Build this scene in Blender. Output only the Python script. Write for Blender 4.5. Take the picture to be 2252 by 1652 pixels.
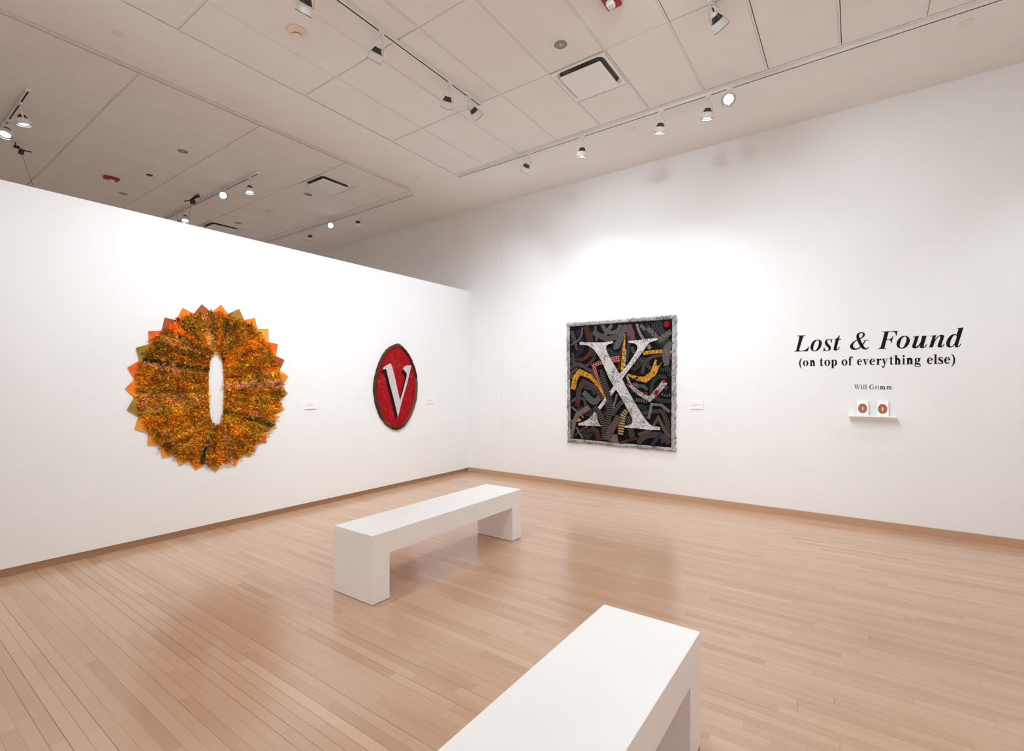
import bpy, bmesh, math, random
from mathutils import Vector, Matrix, noise
from mathutils.geometry import tessellate_polygon

random.seed(7)
for o in list(bpy.data.objects):
    bpy.data.objects.remove(o)
COL = bpy.context.scene.collection
SC = bpy.context.scene

# ------------------------------------------------------------------ camera
F_PX, CX_PX, HY_PX, CAM_H = 1066.0, 1126.0, 843.0, 1.6
CO, SI = 0.8157, 0.5784                      # camera yaw (cos, sin)
cam_d = bpy.data.cameras.new('camera')
cam = bpy.data.objects.new('camera', cam_d)
COL.objects.link(cam)
cam.location = (0, 0, CAM_H)
cam.rotation_euler = (math.pi / 2, 0, math.atan2(SI, CO))
cam_d.sensor_width = 36.0
cam_d.lens = F_PX / 2252.0 * 36.0
cam_d.shift_y = (HY_PX - 826.0) / 2252.0
cam_d.clip_start = 0.05
SC.camera = cam

# ------------------------------------------------------------------ world, view
w = bpy.data.worlds.new('world')
SC.world = w
w.use_nodes = True
w.node_tree.nodes['Background'].inputs[0].default_value = (0.9, 0.9, 1.0, 1)
w.node_tree.nodes['Background'].inputs[1].default_value = 0.05
SC.view_settings.view_transform = 'Standard'
SC.view_settings.look = 'None'
SC.view_settings.exposure = 1.06
SC.view_settings.gamma = 1.0
SC.view_settings.use_curve_mapping = False
SC.cycles.max_bounces = 10
SC.cycles.diffuse_bounces = 7
SC.cycles.glossy_bounces = 4
SC.cycles.sample_clamp_indirect = 6.0
SC.cycles.caustics_reflective = False
SC.cycles.caustics_refractive = False
LIGHT_COL = (0.905, 0.985, 1.05)
LIGHT_GAIN = 0.9
FAR_GAIN = 3.0

# ------------------------------------------------------------------ room dimensions (metres)
XL = -5.70          # near face of the partition wall (left in the picture)
XL2 = -5.93         # its far face
YB = 6.70           # face of the back wall
CZ = 4.715          # ceiling
PART_TOP = 3.265
XR, YR, XF = 3.3, -3.2, -11.6
K = (CZ - CAM_H) / 3.0


def ray(px, py):
    a = (px - CX_PX) / F_PX
    b = (HY_PX - py) / F_PX
    return Vector((a * CO - SI, a * SI + CO, b))


def at_z(px, py, z):
    r = ray(px, py); t = (z - CAM_H) / r.z
    return Vector((r.x * t, r.y * t, z))


def at_x(px, py, x=XL):                      # -> (Y, Z) on a plane of constant x
    r = ray(px, py); t = x / r.x
    return (r.y * t, CAM_H + r.z * t)


def at_y(px, py, y=YB):                      # -> (X, Z) on a plane of constant y
    r = ray(px, py); t = y / r.y
    return (r.x * t, CAM_H + r.z * t)


def project(p):
    d = p[0] * -SI + p[1] * CO
    if d < 0.2:
        return None
    r = p[0] * CO + p[1] * SI
    return (CX_PX + F_PX * r / d, HY_PX - F_PX * (p[2] - CAM_H) / d)


# ------------------------------------------------------------------ materials
def srgb(r, g, b):
    def f(c):
        c /= 255.0
        return c / 12.92 if c <= 0.04045 else ((c + 0.055) / 1.055) ** 2.4
    return (f(r), f(g), f(b), 1.0)


def dim(c, k):
    return tuple(v * k for v in c[:3]) + (1.0,)


def new_mat(name, col=(0.8, 0.8, 0.8, 1), rough=0.6, metal=0.0, spec=0.5):
    m = bpy.data.materials.new(name)
    m.use_nodes = True
    b = m.node_tree.nodes['Principled BSDF']
    b.inputs['Base Color'].default_value = col
    b.inputs['Roughness'].default_value = rough
    b.inputs['Metallic'].default_value = metal
    b.inputs['Specular IOR Level'].default_value = spec
    return m, m.node_tree, b


def nd(nt, typ, **kw):
    n = nt.nodes.new(typ)
    for k, v in kw.items():
        setattr(n, k, v)
    return n


def ramp(nt, fac, stops, interp='LINEAR'):
    r = nd(nt, 'ShaderNodeValToRGB')
    r.color_ramp.interpolation = interp
    els = r.color_ramp.elements
    while len(els) < len(stops):
        els.new(0.5)
    for e, (p, c) in zip(els, stops):
        e.position = p; e.color = c
    nt.links.new(fac, r.inputs[0])
    return r.outputs[0]


def bump(nt, bsdf, height, strength=0.2, dist=0.01):
    b = nd(nt, 'ShaderNodeBump')
    b.inputs['Strength'].default_value = strength
    b.inputs['Distance'].default_value = dist
    nt.links.new(height, b.inputs['Height'])
    nt.links.new(b.outputs[0], bsdf.inputs['Normal'])


def noise_node(nt, scale, detail=3.0, coord='Object', vec=None, rough=0.5):
    n = nd(nt, 'ShaderNodeTexNoise')
    n.inputs['Scale'].default_value = scale
    n.inputs['Detail'].default_value = detail
    n.inputs['Roughness'].default_value = rough
    if vec is None:
        tc = nd(nt, 'ShaderNodeTexCoord')
        vec = tc.outputs[coord]
    nt.links.new(vec, n.inputs['Vector'])
    return n


def plain(name, c, rough=0.6, amt=0.06, scale=6.0, bmp=0.0, bscale=60.0, metal=0.0, spec=0.5):
    """one colour with faint procedural mottling and optional fine relief"""
    m, nt, b = new_mat(name, c, rough, metal, spec)
    n = noise_node(nt, scale)
    lo = tuple(max(0, v * (1 - amt)) for v in c[:3]) + (1,)
    hi = tuple(min(1, v * (1 + amt)) for v in c[:3]) + (1,)
    nt.links.new(ramp(nt, n.outputs[0], [(0.3, lo), (0.7, hi)]), b.inputs['Base Color'])
    if bmp:
        n2 = noise_node(nt, bscale)
        bump(nt, b, n2.outputs[0], bmp, 0.004)
    return m


M = {}
M['wall'] = plain('wall_paint', (0.822, 0.832, 0.834, 1), 0.75, 0.012, 1.5, 0.05, 180, spec=0.3)
M['ceil'] = plain('ceiling_paint', (0.80, 0.785, 0.765, 1), 0.85, 0.015, 2.0, spec=0.2)
M['tile'] = plain('ceiling_tile', (0.79, 0.77, 0.75, 1), 0.9, 0.02, 3.0, 0.15, 220, spec=0.15)
M['tee'] = plain('grid_bar_paint', (0.74, 0.73, 0.71, 1), 0.5, 0.02)
M['plenum'] = plain('ceiling_void', (0.03, 0.022, 0.018, 1), 0.95, spec=0.05)
M['white_metal'] = plain('white_enamel', (0.78, 0.78, 0.77, 1), 0.35, 0.01)
M['bench'] = plain('bench_paint', (0.90, 0.89, 0.875, 1), 0.38, 0.012, 3.0)
M['dark'] = plain('dark_plastic', (0.02, 0.018, 0.016, 1), 0.5)
M['fin'] = plain('dark_fins', (0.045, 0.04, 0.035, 1), 0.4)
M['card'] = plain('white_card', (0.86, 0.86, 0.87, 1), 0.6, 0.01)
M['ink'] = plain('black_vinyl', (0.006, 0.006, 0.0055, 1), 0.7, spec=0.15)
M['greyink'] = plain('grey_print', (0.55, 0.55, 0.56, 1), 0.7)
M['red_plastic'] = plain('red_plastic', srgb(150, 18, 22), 0.4)
M['cream'] = plain('cream_plastic', srgb(230, 212, 200), 0.5)
M['offwhite'] = plain('offwhite_plastic', (0.72, 0.70, 0.67, 1), 0.5)
M['grey_can'] = plain('reflector_grey', (0.24, 0.22, 0.20, 1), 0.35, metal=0.3)
M['throat_shade'] = plain('shaded_duct_throat', (0.24, 0.21, 0.18, 1), 0.7)  # grey-brown stands for the shade inside the recess of white metal
M['chrome'] = plain('lamp_reflector', (0.55, 0.55, 0.55, 1), 0.2, metal=0.9)
M['lens_off'] = plain('lamp_glass_off', (0.5, 0.48, 0.46, 1), 0.15)

m, nt, b = new_mat('lamp_lens_lit', (1, 1, 1, 1), 0.3)
b.inputs['Emission Color'].default_value = (1, 0.98, 0.95, 1)
b.inputs['Emission Strength'].default_value = 8.0
try:
    m.cycles.emission_sampling = 'NONE'
except Exception:
    pass
M['lens'] = m

# maple: per-board tone attribute + grain stretched along the board
def maple(name, use_tone, gloss=True, dark=1.0):
    m, nt, b = new_mat(name, rough=0.3)
    tc = nd(nt, 'ShaderNodeTexCoord')
    mp = nd(nt, 'ShaderNodeMapping')
    mp.inputs['Scale'].default_value = (0.6, 14, 14)
    nt.links.new(tc.outputs['Object'], mp.inputs[0])
    g = noise_node(nt, 5.0, 5, vec=mp.outputs[0], rough=0.6)
    mix = nd(nt, 'ShaderNodeMath', operation='MULTIPLY_ADD')
    nt.links.new(g.outputs[0], mix.inputs[0])
    mix.inputs[1].default_value = 0.35
    if use_tone:
        at = nd(nt, 'ShaderNodeAttribute', attribute_name='tone')
        nt.links.new(at.outputs['Fac'], mix.inputs[2])
    else:
        mix.inputs[2].default_value = 0.3
    d = dark
    c = ramp(nt, mix.outputs[0], [
        (0.10, (0.42 * d, 0.236 * d, 0.142 * d, 1)),
        (0.45, (0.53 * d, 0.330 * d, 0.212 * d, 1)),
        (0.75, (0.59 * d, 0.385 * d, 0.254 * d, 1)),
        (1.0, (0.66 * d, 0.455 * d, 0.315 * d, 1))])
    nt.links.new(c, b.inputs['Base Color'])
    if gloss:
        b.inputs['Roughness'].default_value = 0.30
        b.inputs['Coat Weight'].default_value = 0.55
        b.inputs['Coat Roughness'].default_value = 0.13
        rn = noise_node(nt, 9.0, 3)
        rr = nd(nt, 'ShaderNodeMapRange')
        rr.inputs[3].default_value = 0.09; rr.inputs[4].default_value = 0.2
        nt.links.new(rn.outputs[0], rr.inputs[0])
        nt.links.new(rr.outputs[0], b.inputs['Coat Roughness'])
    else:
        b.inputs['Roughness'].default_value = 0.4
    return m


M['maple'] = maple('maple_strip', True)
M['maple_base'] = maple('maple_baseboard', False, False, 0.92)
M['maple_plain'] = maple('maple_floor_far', False)
M['subfloor'] = plain('subfloor_dark', (0.05, 0.028, 0.018, 1), 0.9)


# ------------------------------------------------------------------ mesh helpers
def link(name, me, mat=None, parent=None, label=None, cat=None, group=None, kind=None):
    if mat is not None and len(me.materials) == 0:
        me.materials.append(mat)
    o = bpy.data.objects.new(name, me)
    COL.objects.link(o)
    if parent is not None:
        o.parent = parent
    return tag(o, label, cat, group, kind)


def tag(o, label=None, cat=None, group=None, kind=None):
    for k, v in (('label', label), ('category', cat), ('group', group), ('kind', kind)):
        if v:
            o[k] = v
    return o


def empty(name, loc=(0, 0, 0), label=None, cat=None, group=None):
    o = bpy.data.objects.new(name, None)
    COL.objects.link(o)
    o.location = loc
    o.empty_display_size = 0.1
    bpy_update.append(o)
    return tag(o, label, cat, group)


bpy_update = []


def me_from(name, verts, faces, smooth=False):
    me = bpy.data.meshes.new(name)
    me.from_pydata([tuple(v) for v in verts], [], faces)
    me.update()
    if smooth:
        for p in me.polygons:
            p.use_smooth = True
    return me


BOXF = [(0, 3, 2, 1), (4, 5, 6, 7), (0, 1, 5, 4), (1, 2, 6, 5), (2, 3, 7, 6), (3, 0, 4, 7)]


def box_v(x0, y0, z0, x1, y1, z1):
    return [(x0, y0, z0), (x1, y0, z0), (x1, y1, z0), (x0, y1, z0),
            (x0, y0, z1), (x1, y0, z1), (x1, y1, z1), (x0, y1, z1)]


class MB:
    def __init__(self):
        self.v, self.f = [], []

    def add(self, verts, faces):
        n = len(self.v)
        self.v += [tuple(v) for v in verts]
        self.f += [tuple(i + n for i in f) for f in faces]
        return self

    def box(self, x0, y0, z0, x1, y1, z1):
        return self.add(box_v(min(x0, x1), min(y0, y1), min(z0, z1), max(x0, x1), max(y0, y1), max(z0, z1)), BOXF)

    def lathe(self, prof, n=28, center=(0, 0, 0), sx=1.0, sy=1.0, ribs=None):
        vs, fs = [], []
        for (r, z) in prof:
            for i in range(n):
                a = 2 * math.pi * i / n
                k = r * (1 + (ribs if (ribs and i % 2) else 0))
                vs.append((center[0] + k * math.cos(a) * sx, center[1] + k * math.sin(a) * sy, center[2] + z))
        for j in range(len(prof) - 1):
            for i in range(n):
                i2 = (i + 1) % n
                fs.append((j * n + i, j * n + i2, (j + 1) * n + i2, (j + 1) * n + i))
        return self.add(vs, fs)

    def tube(self, pts, r, n=8):
        pts = [Vector(p) for p in pts]
        vs, fs = [], []
        for i, p in enumerate(pts):
            t = (pts[min(i + 1, len(pts) - 1)] - pts[max(i - 1, 0)]).normalized()
            u = t.orthogonal().normalized() if abs(t.z) < 0.9 else Vector((1, 0, 0))
            u = (u - t * u.dot(t)).normalized()
            v = t.cross(u)
            for k in range(n):
                a = 2 * math.pi * k / n
                vs.append(p + (u * math.cos(a) + v * math.sin(a)) * r)
        for i in range(len(pts) - 1):
            for k in range(n):
                k2 = (k + 1) % n
                fs.append((i * n + k, i * n + k2, (i + 1) * n + k2, (i + 1) * n + k))
        fs.append(tuple(range(n - 1, -1, -1)))
        fs.append(tuple((len(pts) - 1) * n + k for k in range(n)))
        return self.add(vs, fs)

    def mesh(self, name, smooth=False):
        return me_from(name, self.v, self.f, smooth)

    def obj(self, name, mat, parent=None, smooth=False, **kw):
        return link(name, self.mesh(name, smooth), mat, parent, **kw)


def bevel_mesh(me, w=0.004, seg=2):
    bm = bmesh.new(); bm.from_mesh(me)
    bmesh.ops.bevel(bm, geom=bm.edges[:], offset=w, segments=seg, profile=0.6, affect='EDGES')
    bmesh.ops.recalc_face_normals(bm, faces=bm.faces)
    bm.to_mesh(me); bm.free()
    return me


def smooth_angle(me, deg=35):
    for p in me.polygons:
        p.use_smooth = True
    try:
        me.set_sharp_from_angle(angle=math.radians(deg))
    except Exception:
        pass


def catmull(pts, steps=6):
    """open Catmull-Rom through pts (tuples of any length)"""
    if len(pts) < 3:
        return [tuple(p) for p in pts]
    out = []
    n = len(pts)
    for i in range(n - 1):
        p0 = pts[max(i - 1, 0)]; p1 = pts[i]; p2 = pts[i + 1]; p3 = pts[min(i + 2, n - 1)]
        for s in range(steps):
            t = s / steps
            out.append(tuple(0.5 * ((2 * b) + (-a + c) * t + (2 * a - 5 * b + 4 * c - d) * t * t
                                    + (-a + 3 * b - 3 * c + d) * t ** 3)
                             for a, b, c, d in zip(p0, p1, p2, p3)))
    out.append(tuple(pts[-1]))
    return out


def smooth_loop(loop, steps=5):
    """closed outline; points with a third value are corners"""
    cor = [i for i, p in enumerate(loop) if len(p) > 2]
    pts = [(p[0], p[1]) for p in loop]
    n = len(pts)
    if not cor:
        ext = [pts[-1]] + pts + [pts[0], pts[1]]
        full = catmull(ext, steps)
        return full[steps:steps + n * steps]
    out = []
    for a, c in enumerate(cor):
        nx = cor[(a + 1) % len(cor)]
        seg = [pts[c]]
        i = c
        while True:
            i = (i + 1) % n
            seg.append(pts[i])
            if i == nx:
                break
        out += catmull(seg, steps)[:-1]
    return out


def shape2d(loops, thick):
    """filled, extruded flat shape from closed 2-D loops (holes allowed); front face at z=thick"""
    flat = [p for lp in loops for p in lp]
    n = len(flat)
    tris = tessellate_polygon([[Vector((p[0], p[1], 0)) for p in lp] for lp in loops])
    vs = [(p[0], p[1], thick) for p in flat] + [(p[0], p[1], 0) for p in flat]
    fs = []
    for t in tris:
        a, b_, c = (Vector(flat[i][:2]) for i in t)
        if (b_ - a).cross(c - a) < 0:
            t = (t[0], t[2], t[1])
        fs += [tuple(t), (t[0] + n, t[2] + n, t[1] + n)]
    o = 0
    for k, lp in enumerate(loops):
        m_ = len(lp)
        area = sum(lp[i][0] * lp[(i + 1) % m_][1] - lp[(i + 1) % m_][0] * lp[i][1] for i in range(m_))
        flip = (area < 0) != (k > 0)
        for i in range(m_):
            i2 = (i + 1) % m_
            q = (o + i, o + i + n, o + i2 + n, o + i2)
            fs.append(q[::-1] if flip else q)
        o += m_
    return me_from('shape', vs, fs)


def on_back(me, off=0.0):
    me.transform(Matrix(((1, 0, 0, 0), (0, 0, -1, YB - off), (0, 1, 0, 0), (0, 0, 0, 1))))
    return me


def on_left(me, off=0.0):
    me.transform(Matrix(((0, 0, 1, XL + off), (1, 0, 0, 0), (0, 1, 0, 0), (0, 0, 0, 1))))
    return me


def ribbon_mesh(path, widths, z0, z1, closed_ends=True):
    """flat strip with thickness along a 2-D path, UV: u = length (m), v = across (m)"""
    n = len(path)
    L, R, us = [], [], []
    u = 0.0
    for i, p in enumerate(path):
        a = path[max(i - 1, 0)]; c = path[min(i + 1, n - 1)]
        if 0 < i < n - 1:
            d1 = Vector((p[0] - a[0], p[1] - a[1])).normalized()
            d2 = Vector((c[0] - p[0], c[1] - p[1])).normalized()
            t = d1 + d2
            t = t.normalized() if t.length > 1e-6 else d1
            ms = 1.0 / max(0.55, t.dot(d1))
        else:
            t = Vector((c[0] - a[0], c[1] - a[1])).normalized(); ms = 1.0
        nrm = Vector((-t.y, t.x))
        if i:
            u += math.hypot(p[0] - a[0], p[1] - a[1])
        us.append(u)
        hw = widths[i] / 2 * ms
        L.append((p[0] + nrm.x * hw, p[1] + nrm.y * hw)); R.append((p[0] - nrm.x * hw, p[1] - nrm.y * hw))
    vs, uv = [], []
    for i in range(n):
        vs += [(L[i][0], L[i][1], z1), (R[i][0], R[i][1], z1), (L[i][0], L[i][1], z0), (R[i][0], R[i][1], z0)]
        uv += [(us[i], widths[i] / 2), (us[i], -widths[i] / 2)] * 2
    fs = []
    for i in range(n - 1):
        a, c = 4 * i, 4 * i + 4
        fs += [(a, a + 1, c + 1, c), (a + 2, a, c, c + 2), (a + 1, a + 3, c + 3, c + 1)]
    fs += [(0, 2, 3, 1), (4 * n - 4, 4 * n - 3, 4 * n - 1, 4 * n - 2)]
    me = me_from('strip', vs, fs)
    ul = me.uv_layers.new(name='UVMap')
    for lp in me.loops:
        ul.data[lp.index].uv = uv[lp.vertex_index]
    return me


# ================================================================== THE ROOM
# ------------------------------------------------------------------ floor: maple strips
PW = 0.057
floor = MB().box(XF, YR, -0.10, XR, YB + 0.05, -0.019).obj('floor', M['subfloor'], kind='structure')
far_floor = MB().box(XF, YR, -0.019, XL2, YB, 0.0).obj('far_floor', M['maple_plain'], floor)
rng = random.Random(11)
planks = []
y = YR
row = 0
while y < YB - 0.001:
    gap = rng.choice([0.0003, 0.0003, 0.0005, 0.0006, 0.0009, 0.0013, 0.0017])
    y1 = min(y + PW, YB)
    x = XL2 + 0.10 - rng.uniform(0, 1.2)
    while x < XR:
        ln = rng.choice([rng.uniform(0.25, 0.6), rng.uniform(0.45, 1.1), rng.uniform(0.7, 1.6)])
        xa, xb = max(x, XL2 + 0.10), min(x + ln, XR)
        if xb - xa > 0.02:
            planks.append((xa, y, xb - rng.choice([0.0004, 0.0004, 0.001]), y1 - gap,
                           min(0.95, max(0.0, rng.gauss(0.34, 0.115))), rng.uniform(-0.0003, 0.0)))
        x += ln
    y += PW
    row += 1


def shown(p):
    """rough picture area of a board (px), clipped to the frame"""
    s = 0.0
    n = max(2, int((p[2] - p[0]) / 0.08))
    for i in range(n):
        xa = p[0] + (p[2] - p[0]) * i / n; xb = p[0] + (p[2] - p[0]) * (i + 1) / n
        q = [project((a, c, 0)) for a, c in ((xa, p[1]), (xb, p[1]), (xb, p[3]), (xa, p[3]))]
        if None in q:
            continue
        mx = sum(a for a, _ in q) / 4; my = sum(c for _, c in q) / 4
        if -20 < mx < 2272 and my < 1672:
            s += abs(sum(q[k][0] * q[(k + 1) % 4][1] - q[(k + 1) % 4][0] * q[k][1] for k in range(4))) / 2
    return s


def under_bench(p):
    return (p[0] > -1.02 and p[2] < -0.55 and p[3] < 2.2)


planks.sort(key=lambda p: -shown(p))


def plank_mesh(lst, name):
    mb = MB(); tones = []
    for p in lst:
        mb.box(p[0], p[1], -0.019, p[2], p[3], p[5])
        tones += [p[4]] * 6
    me = mb.mesh(name)
    at = me.attributes.new('tone', 'FLOAT', 'FACE')
    at.data.foreach_set('value', tones)
    return me


for p in planks[:300]:
    link('plank', plank_mesh([p], 'plank'), M['maple'], floor)
link('plank_field', plank_mesh(planks[300:], 'plank_field'), M['maple'], floor, kind='stuff')

# ------------------------------------------------------------------ walls
wb = MB().box(XF, YB + 0.012, 0, XR, YB + 0.16, CZ).obj('wall_back', M['wall'], kind='structure')
SEAM = at_y(1104, 700)[0]
MB().box(XF, YB, 0, SEAM - 0.002, YB + 0.012, CZ).obj('wall_panel', M['wall'], wb)
MB().box(SEAM + 0.002, YB, 0, XR, YB + 0.012, CZ).obj('wall_panel', M['wall'], wb)
MB().box(XL2, YR, 0.075, XL, YB - 0.001, PART_TOP).box(XL2 + 0.07, YR, 0, XL - 0.055, YB - 0.001, 0.075).obj('wall_left', M['wall'], kind='structure')
MB().box(XL - 0.055, YR, 0.0, XL - 0.040, YB - 0.001, 0.0745).obj('baseboard_left', M['maple_base'], kind='structure')
MB().box(XL - 0.039, YB - 0.02, 0.0, XR, YB - 0.0005, 0.083).obj('baseboard_back', M['maple_base'], kind='structure')
MB().box(XR, YR, 0, XR + 0.15, YB + 0.16, CZ).obj('wall_right', M['wall'], kind='structure')
MB().box(XF - 0.15, YR, 0, XF, YB + 0.16, CZ).obj('wall_far', M['wall'], kind='structure')
MB().box(XF - 0.15, YR - 0.15, 0, XR + 0.15, YR, CZ).obj('wall_rear', M['wall'], kind='structure')

# ------------------------------------------------------------------ ceiling
F1X0, F1X1 = -4.70 * K, XR
F1_X = [-4.70 * K, -4.16 * K] + [(-3.59 + 0.5795 * i) * K for i in range(12)]
F1_X = [v for v in F1_X if v < XR - 0.05] + [XR]
F1_Y = [(5.205 - 1.1625 * i) * K for i in range(7)][::-1]
F2_X = [(-5.655 - 0.5795 * i) * K for i in range(10)]
F2_X = [v for v in F2_X if v > XF + 0.1] + [XF]
F2_X = F2_X[::-1]
F2_Y = [(5.245 - 1.1675 * i) * K for i in range(7)][::-1]
CH0, CH1 = -5.655 * K, -5.585 * K            # edge channel of the far tile field
T = 0.03
ceil = MB().box(XF, YR, CZ + 0.07, XR, YB + 0.16, CZ + 0.20).obj('ceiling', M['plenum'], kind='structure')
yc = F1_Y[0]
MB().box(XF, YR, CZ, XR, yc, CZ + T).obj('drywall_band', M['ceil'], ceil)
MB().box(XF, F2_Y[-1], CZ, CH1, YB, CZ + T).box(CH1, F1_Y[-1], CZ, XR, YB, CZ + T).box(
    CH1 + 0.006, yc, CZ, F1X0, F1_Y[-1], CZ + T).obj('drywall_band', M['ceil'], ceil)
MB().box(CH0 + 0.018, yc, CZ - 0.002, CH1 - 0.004, F2_Y[-1], CZ + T).obj('edge_channel', M['tee'], ceil)

D_CELLS = {1: [(5, 5)], 2: []}


def field(xs, ys, fid):
    tw, tv = 0.017, 0.009
    for i in range(1, len(xs) - 1):
        MB().box(xs[i] - tw / 2, ys[0], CZ + 0.004, xs[i] + tw / 2, ys[-1], CZ + T).obj('grid_bar', M['tee'], ceil)
    for j in range(1, len(ys) - 1):
        for i in range(len(xs) - 1):
            MB().box(xs[i] + tw / 2, ys[j] - tv / 2, CZ + 0.005, xs[i + 1] - tw / 2, ys[j] + tv / 2, CZ + T).obj('grid_bar', M['tee'], ceil)
    cache = {}
    for i in range(len(xs) - 1):
        for j in range(len(ys) - 1):
            x0 = xs[i] + tw / 2 + random.choice([0.004, 0.006, 0.008]); x1 = xs[i + 1] - tw / 2 - random.choice([0.0, 0.001])
            y0 = ys[j] + tv / 2 + random.choice([0.001, 0.002]); y1 = ys[j + 1] - tv / 2 - random.choice([0.004, 0.006, 0.009])
            dif = DIFF.get((fid, i, j))
            if dif:
                y0 = ys[j] + (ys[j + 1] - ys[j]) * 0.508
            dz = random.uniform(-0.0005, 0.0015)
            MB().box(x0, y0, CZ + dz, x1, y1, CZ + T).obj('ceiling_tile', M['tile'], ceil)


def cell(xs, ys, x, y):
    i = max(k for k in range(len(xs) - 1) if xs[k] <= x)
    j = max(k for k in range(len(ys) - 1) if ys[k] <= y)
    return i, j


DIFF = {}
d_spots = [(1, F1_X, F1_Y, at_z(1297, 170, CZ), 'white square air diffuser in the ceiling above the long spotlight track', True),
           (2, F2_X, F2_Y, at_z(722, 408, CZ), 'square air diffuser in the ceiling beyond the partition, next to the ceiling edge channel', True),
           (2, F2_X, F2_Y, at_z(530, 503, CZ), 'square air diffuser half hidden behind the top of the partition wall', True)]
cells = []
for fid, xs, ys, p, lab, _ in d_spots:
    i, j = cell(xs, ys, p.x, p.y)
    DIFF[(fid, i, j)] = True
    cells.append((xs[i], xs[i + 1], ys[j], ys[j] + (ys[j + 1] - ys[j]) * 0.5, lab))
field(F1_X, F1_Y, 1)
field(F2_X, F2_Y, 2)


def rrect(hw, r, n=6):
    out = []
    for cx, cy, a0 in ((hw - r, hw - r, 0), (-hw + r, hw - r, 90), (-hw + r, -hw + r, 180), (hw - r, -hw + r, 270)):
        for k in range(n + 1):
            a = math.radians(a0 + 90 * k / n)
            out.append((cx + r * math.cos(a), cy + r * math.sin(a)))
    return out


def loft(loops, zs):
    vs, fs = [], []
    n = len(loops[0])
    for lp, z in zip(loops, zs):
        vs += [(p[0], p[1], z) for p in lp]
    for j in range(len(loops) - 1):
        for i in range(n):
            i2 = (i + 1) % n
            fs.append((j * n + i, j * n + i2, (j + 1) * n + i2, (j + 1) * n + i))
    return vs, fs


for x0, x1, y0, y1, lab in cells:
    cx, cy = (x0 + x1) / 2, (y0 + y1) / 2 + 0.004
    hw = (x1 - x0) / 2 - 0.012
    t = empty('air_diffuser', (cx, cy, CZ), lab, 'air diffuser', 'square ceiling diffusers')
    mb = MB()
    mb.add(*loft([rrect(hw, 0.003), rrect(hw, 0.003), rrect(hw - 0.026, 0.06), rrect(hw - 0.034, 0.065), rrect(hw - 0.050, 0.07)],
                 [0.02, -0.004, -0.004, 0.004, 0.022]))
    n = len(rrect(1, .1))
    mb.obj('frame', M['white_metal'], t)
    mb = MB()
    mb.add(*loft([rrect(hw - 0.050, 0.07), rrect(hw - 0.055, 0.07), rrect(hw - 0.16, 0.05)], [0.0221, 0.050, 0.062]))
    mb.f.append(tuple(range(2 * n, 3 * n)))
    mb.obj('shaded_duct_throat', M['throat_shade'], t)
    mb = MB()
    ph = hw - 0.066
    v, f = loft([rrect(ph - 0.004, 0.012), rrect(ph, 0.014), rrect(ph, 0.014), rrect(ph - 0.01, 0.012)], [-0.034, -0.031, -0.022, -0.020])
    mb.add(v, f)
    mb.f.append(tuple(range(n - 1, -1, -1))); mb.f.append(tuple(range(3 * n, 4 * n)))
    o = mb.obj('panel', M['white_metal'], t)
    MB().box(-0.01, -0.01, -0.021, 0.01, 0.01, 0.06).obj('bracket', M['dark'], t)

# ================================================================== BENCHES
def bench(x0, x1, y0, y1, lab):
    h, st, lt = 0.502, 0.162, 0.158
    t = empty('gallery_bench', ((x0 + x1) / 2, (y0 + y1) / 2, 0), lab, 'bench', 'white gallery benches')
    hx, hy = (x1 - x0) / 2, (y1 - y0) / 2
    me = MB().box(-hx, -hy, h - st, hx, hy, h).mesh('seat')
    bm = bmesh.new(); bm.from_mesh(me)
    bmesh.ops.bevel(bm, geom=[e for e in bm.edges if all(v.co.z > h - 0.001 for v in e.verts)], offset=0.002, segments=2, profile=0.6, affect='EDGES')
    bm.to_mesh(me); bm.free()
    link('seat', me, M['bench'], t)
    for s in (-1, 1):
        ya, yb2 = (-hy, -hy + lt) if s < 0 else (hy - lt, hy)
        me = MB().box(-hx, ya, 0.004, hx, yb2, h - st).mesh('leg')
        link('leg', me, M['bench'], t)
        MB().box(-hx + 0.006, ya + 0.006, 0.0, hx - 0.006, yb2 - 0.006, 0.004).obj('glide', M['dark'], t)


bench(-3.287, -2.830, 2.258, 4.155, 'white bench standing nearer the walls, its whole length in view')
bench(-1.020, -0.560, 0.33, 2.228, 'white bench in the foreground, cut off by the bottom of the picture')

# ================================================================== TRACK LIGHTING
def rail(p0, p1, lab, z=CZ):
    p0, p1 = Vector(p0), Vector(p1)
    d = p1 - p0; L = d.length
    t = empty('track_rail', (p0.x, p0.y, z), lab, 'light track', 'ceiling light tracks')
    t.rotation_euler = (0, 0, math.atan2(d.y, d.x))
    W2, H = 0.019, 0.030
    mb = MB()
    mb.box(0, -W2, -H, L, -0.0075, -H + 0.003).box(0, 0.0075, -H, L, W2, -H + 0.003)
    mb.box(0, -W2, -H + 0.003, L, -W2 + 0.003, -0.0005).box(0, W2 - 0.003, -H + 0.003, L, W2, -0.0005)
    mb.obj('channel', M['white_metal'], t)
    MB().box(0, -W2 + 0.003, -0.023, L, W2 - 0.003, -0.001).obj('conductor', M['dark'], t)
    for x in (0, L):
        MB().box(x - 0.004, -W2 - 0.001, -H - 0.001, x + 0.004, W2 + 0.001, 0.0).obj('end_cap', M['white_metal'], t)
    return t


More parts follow.
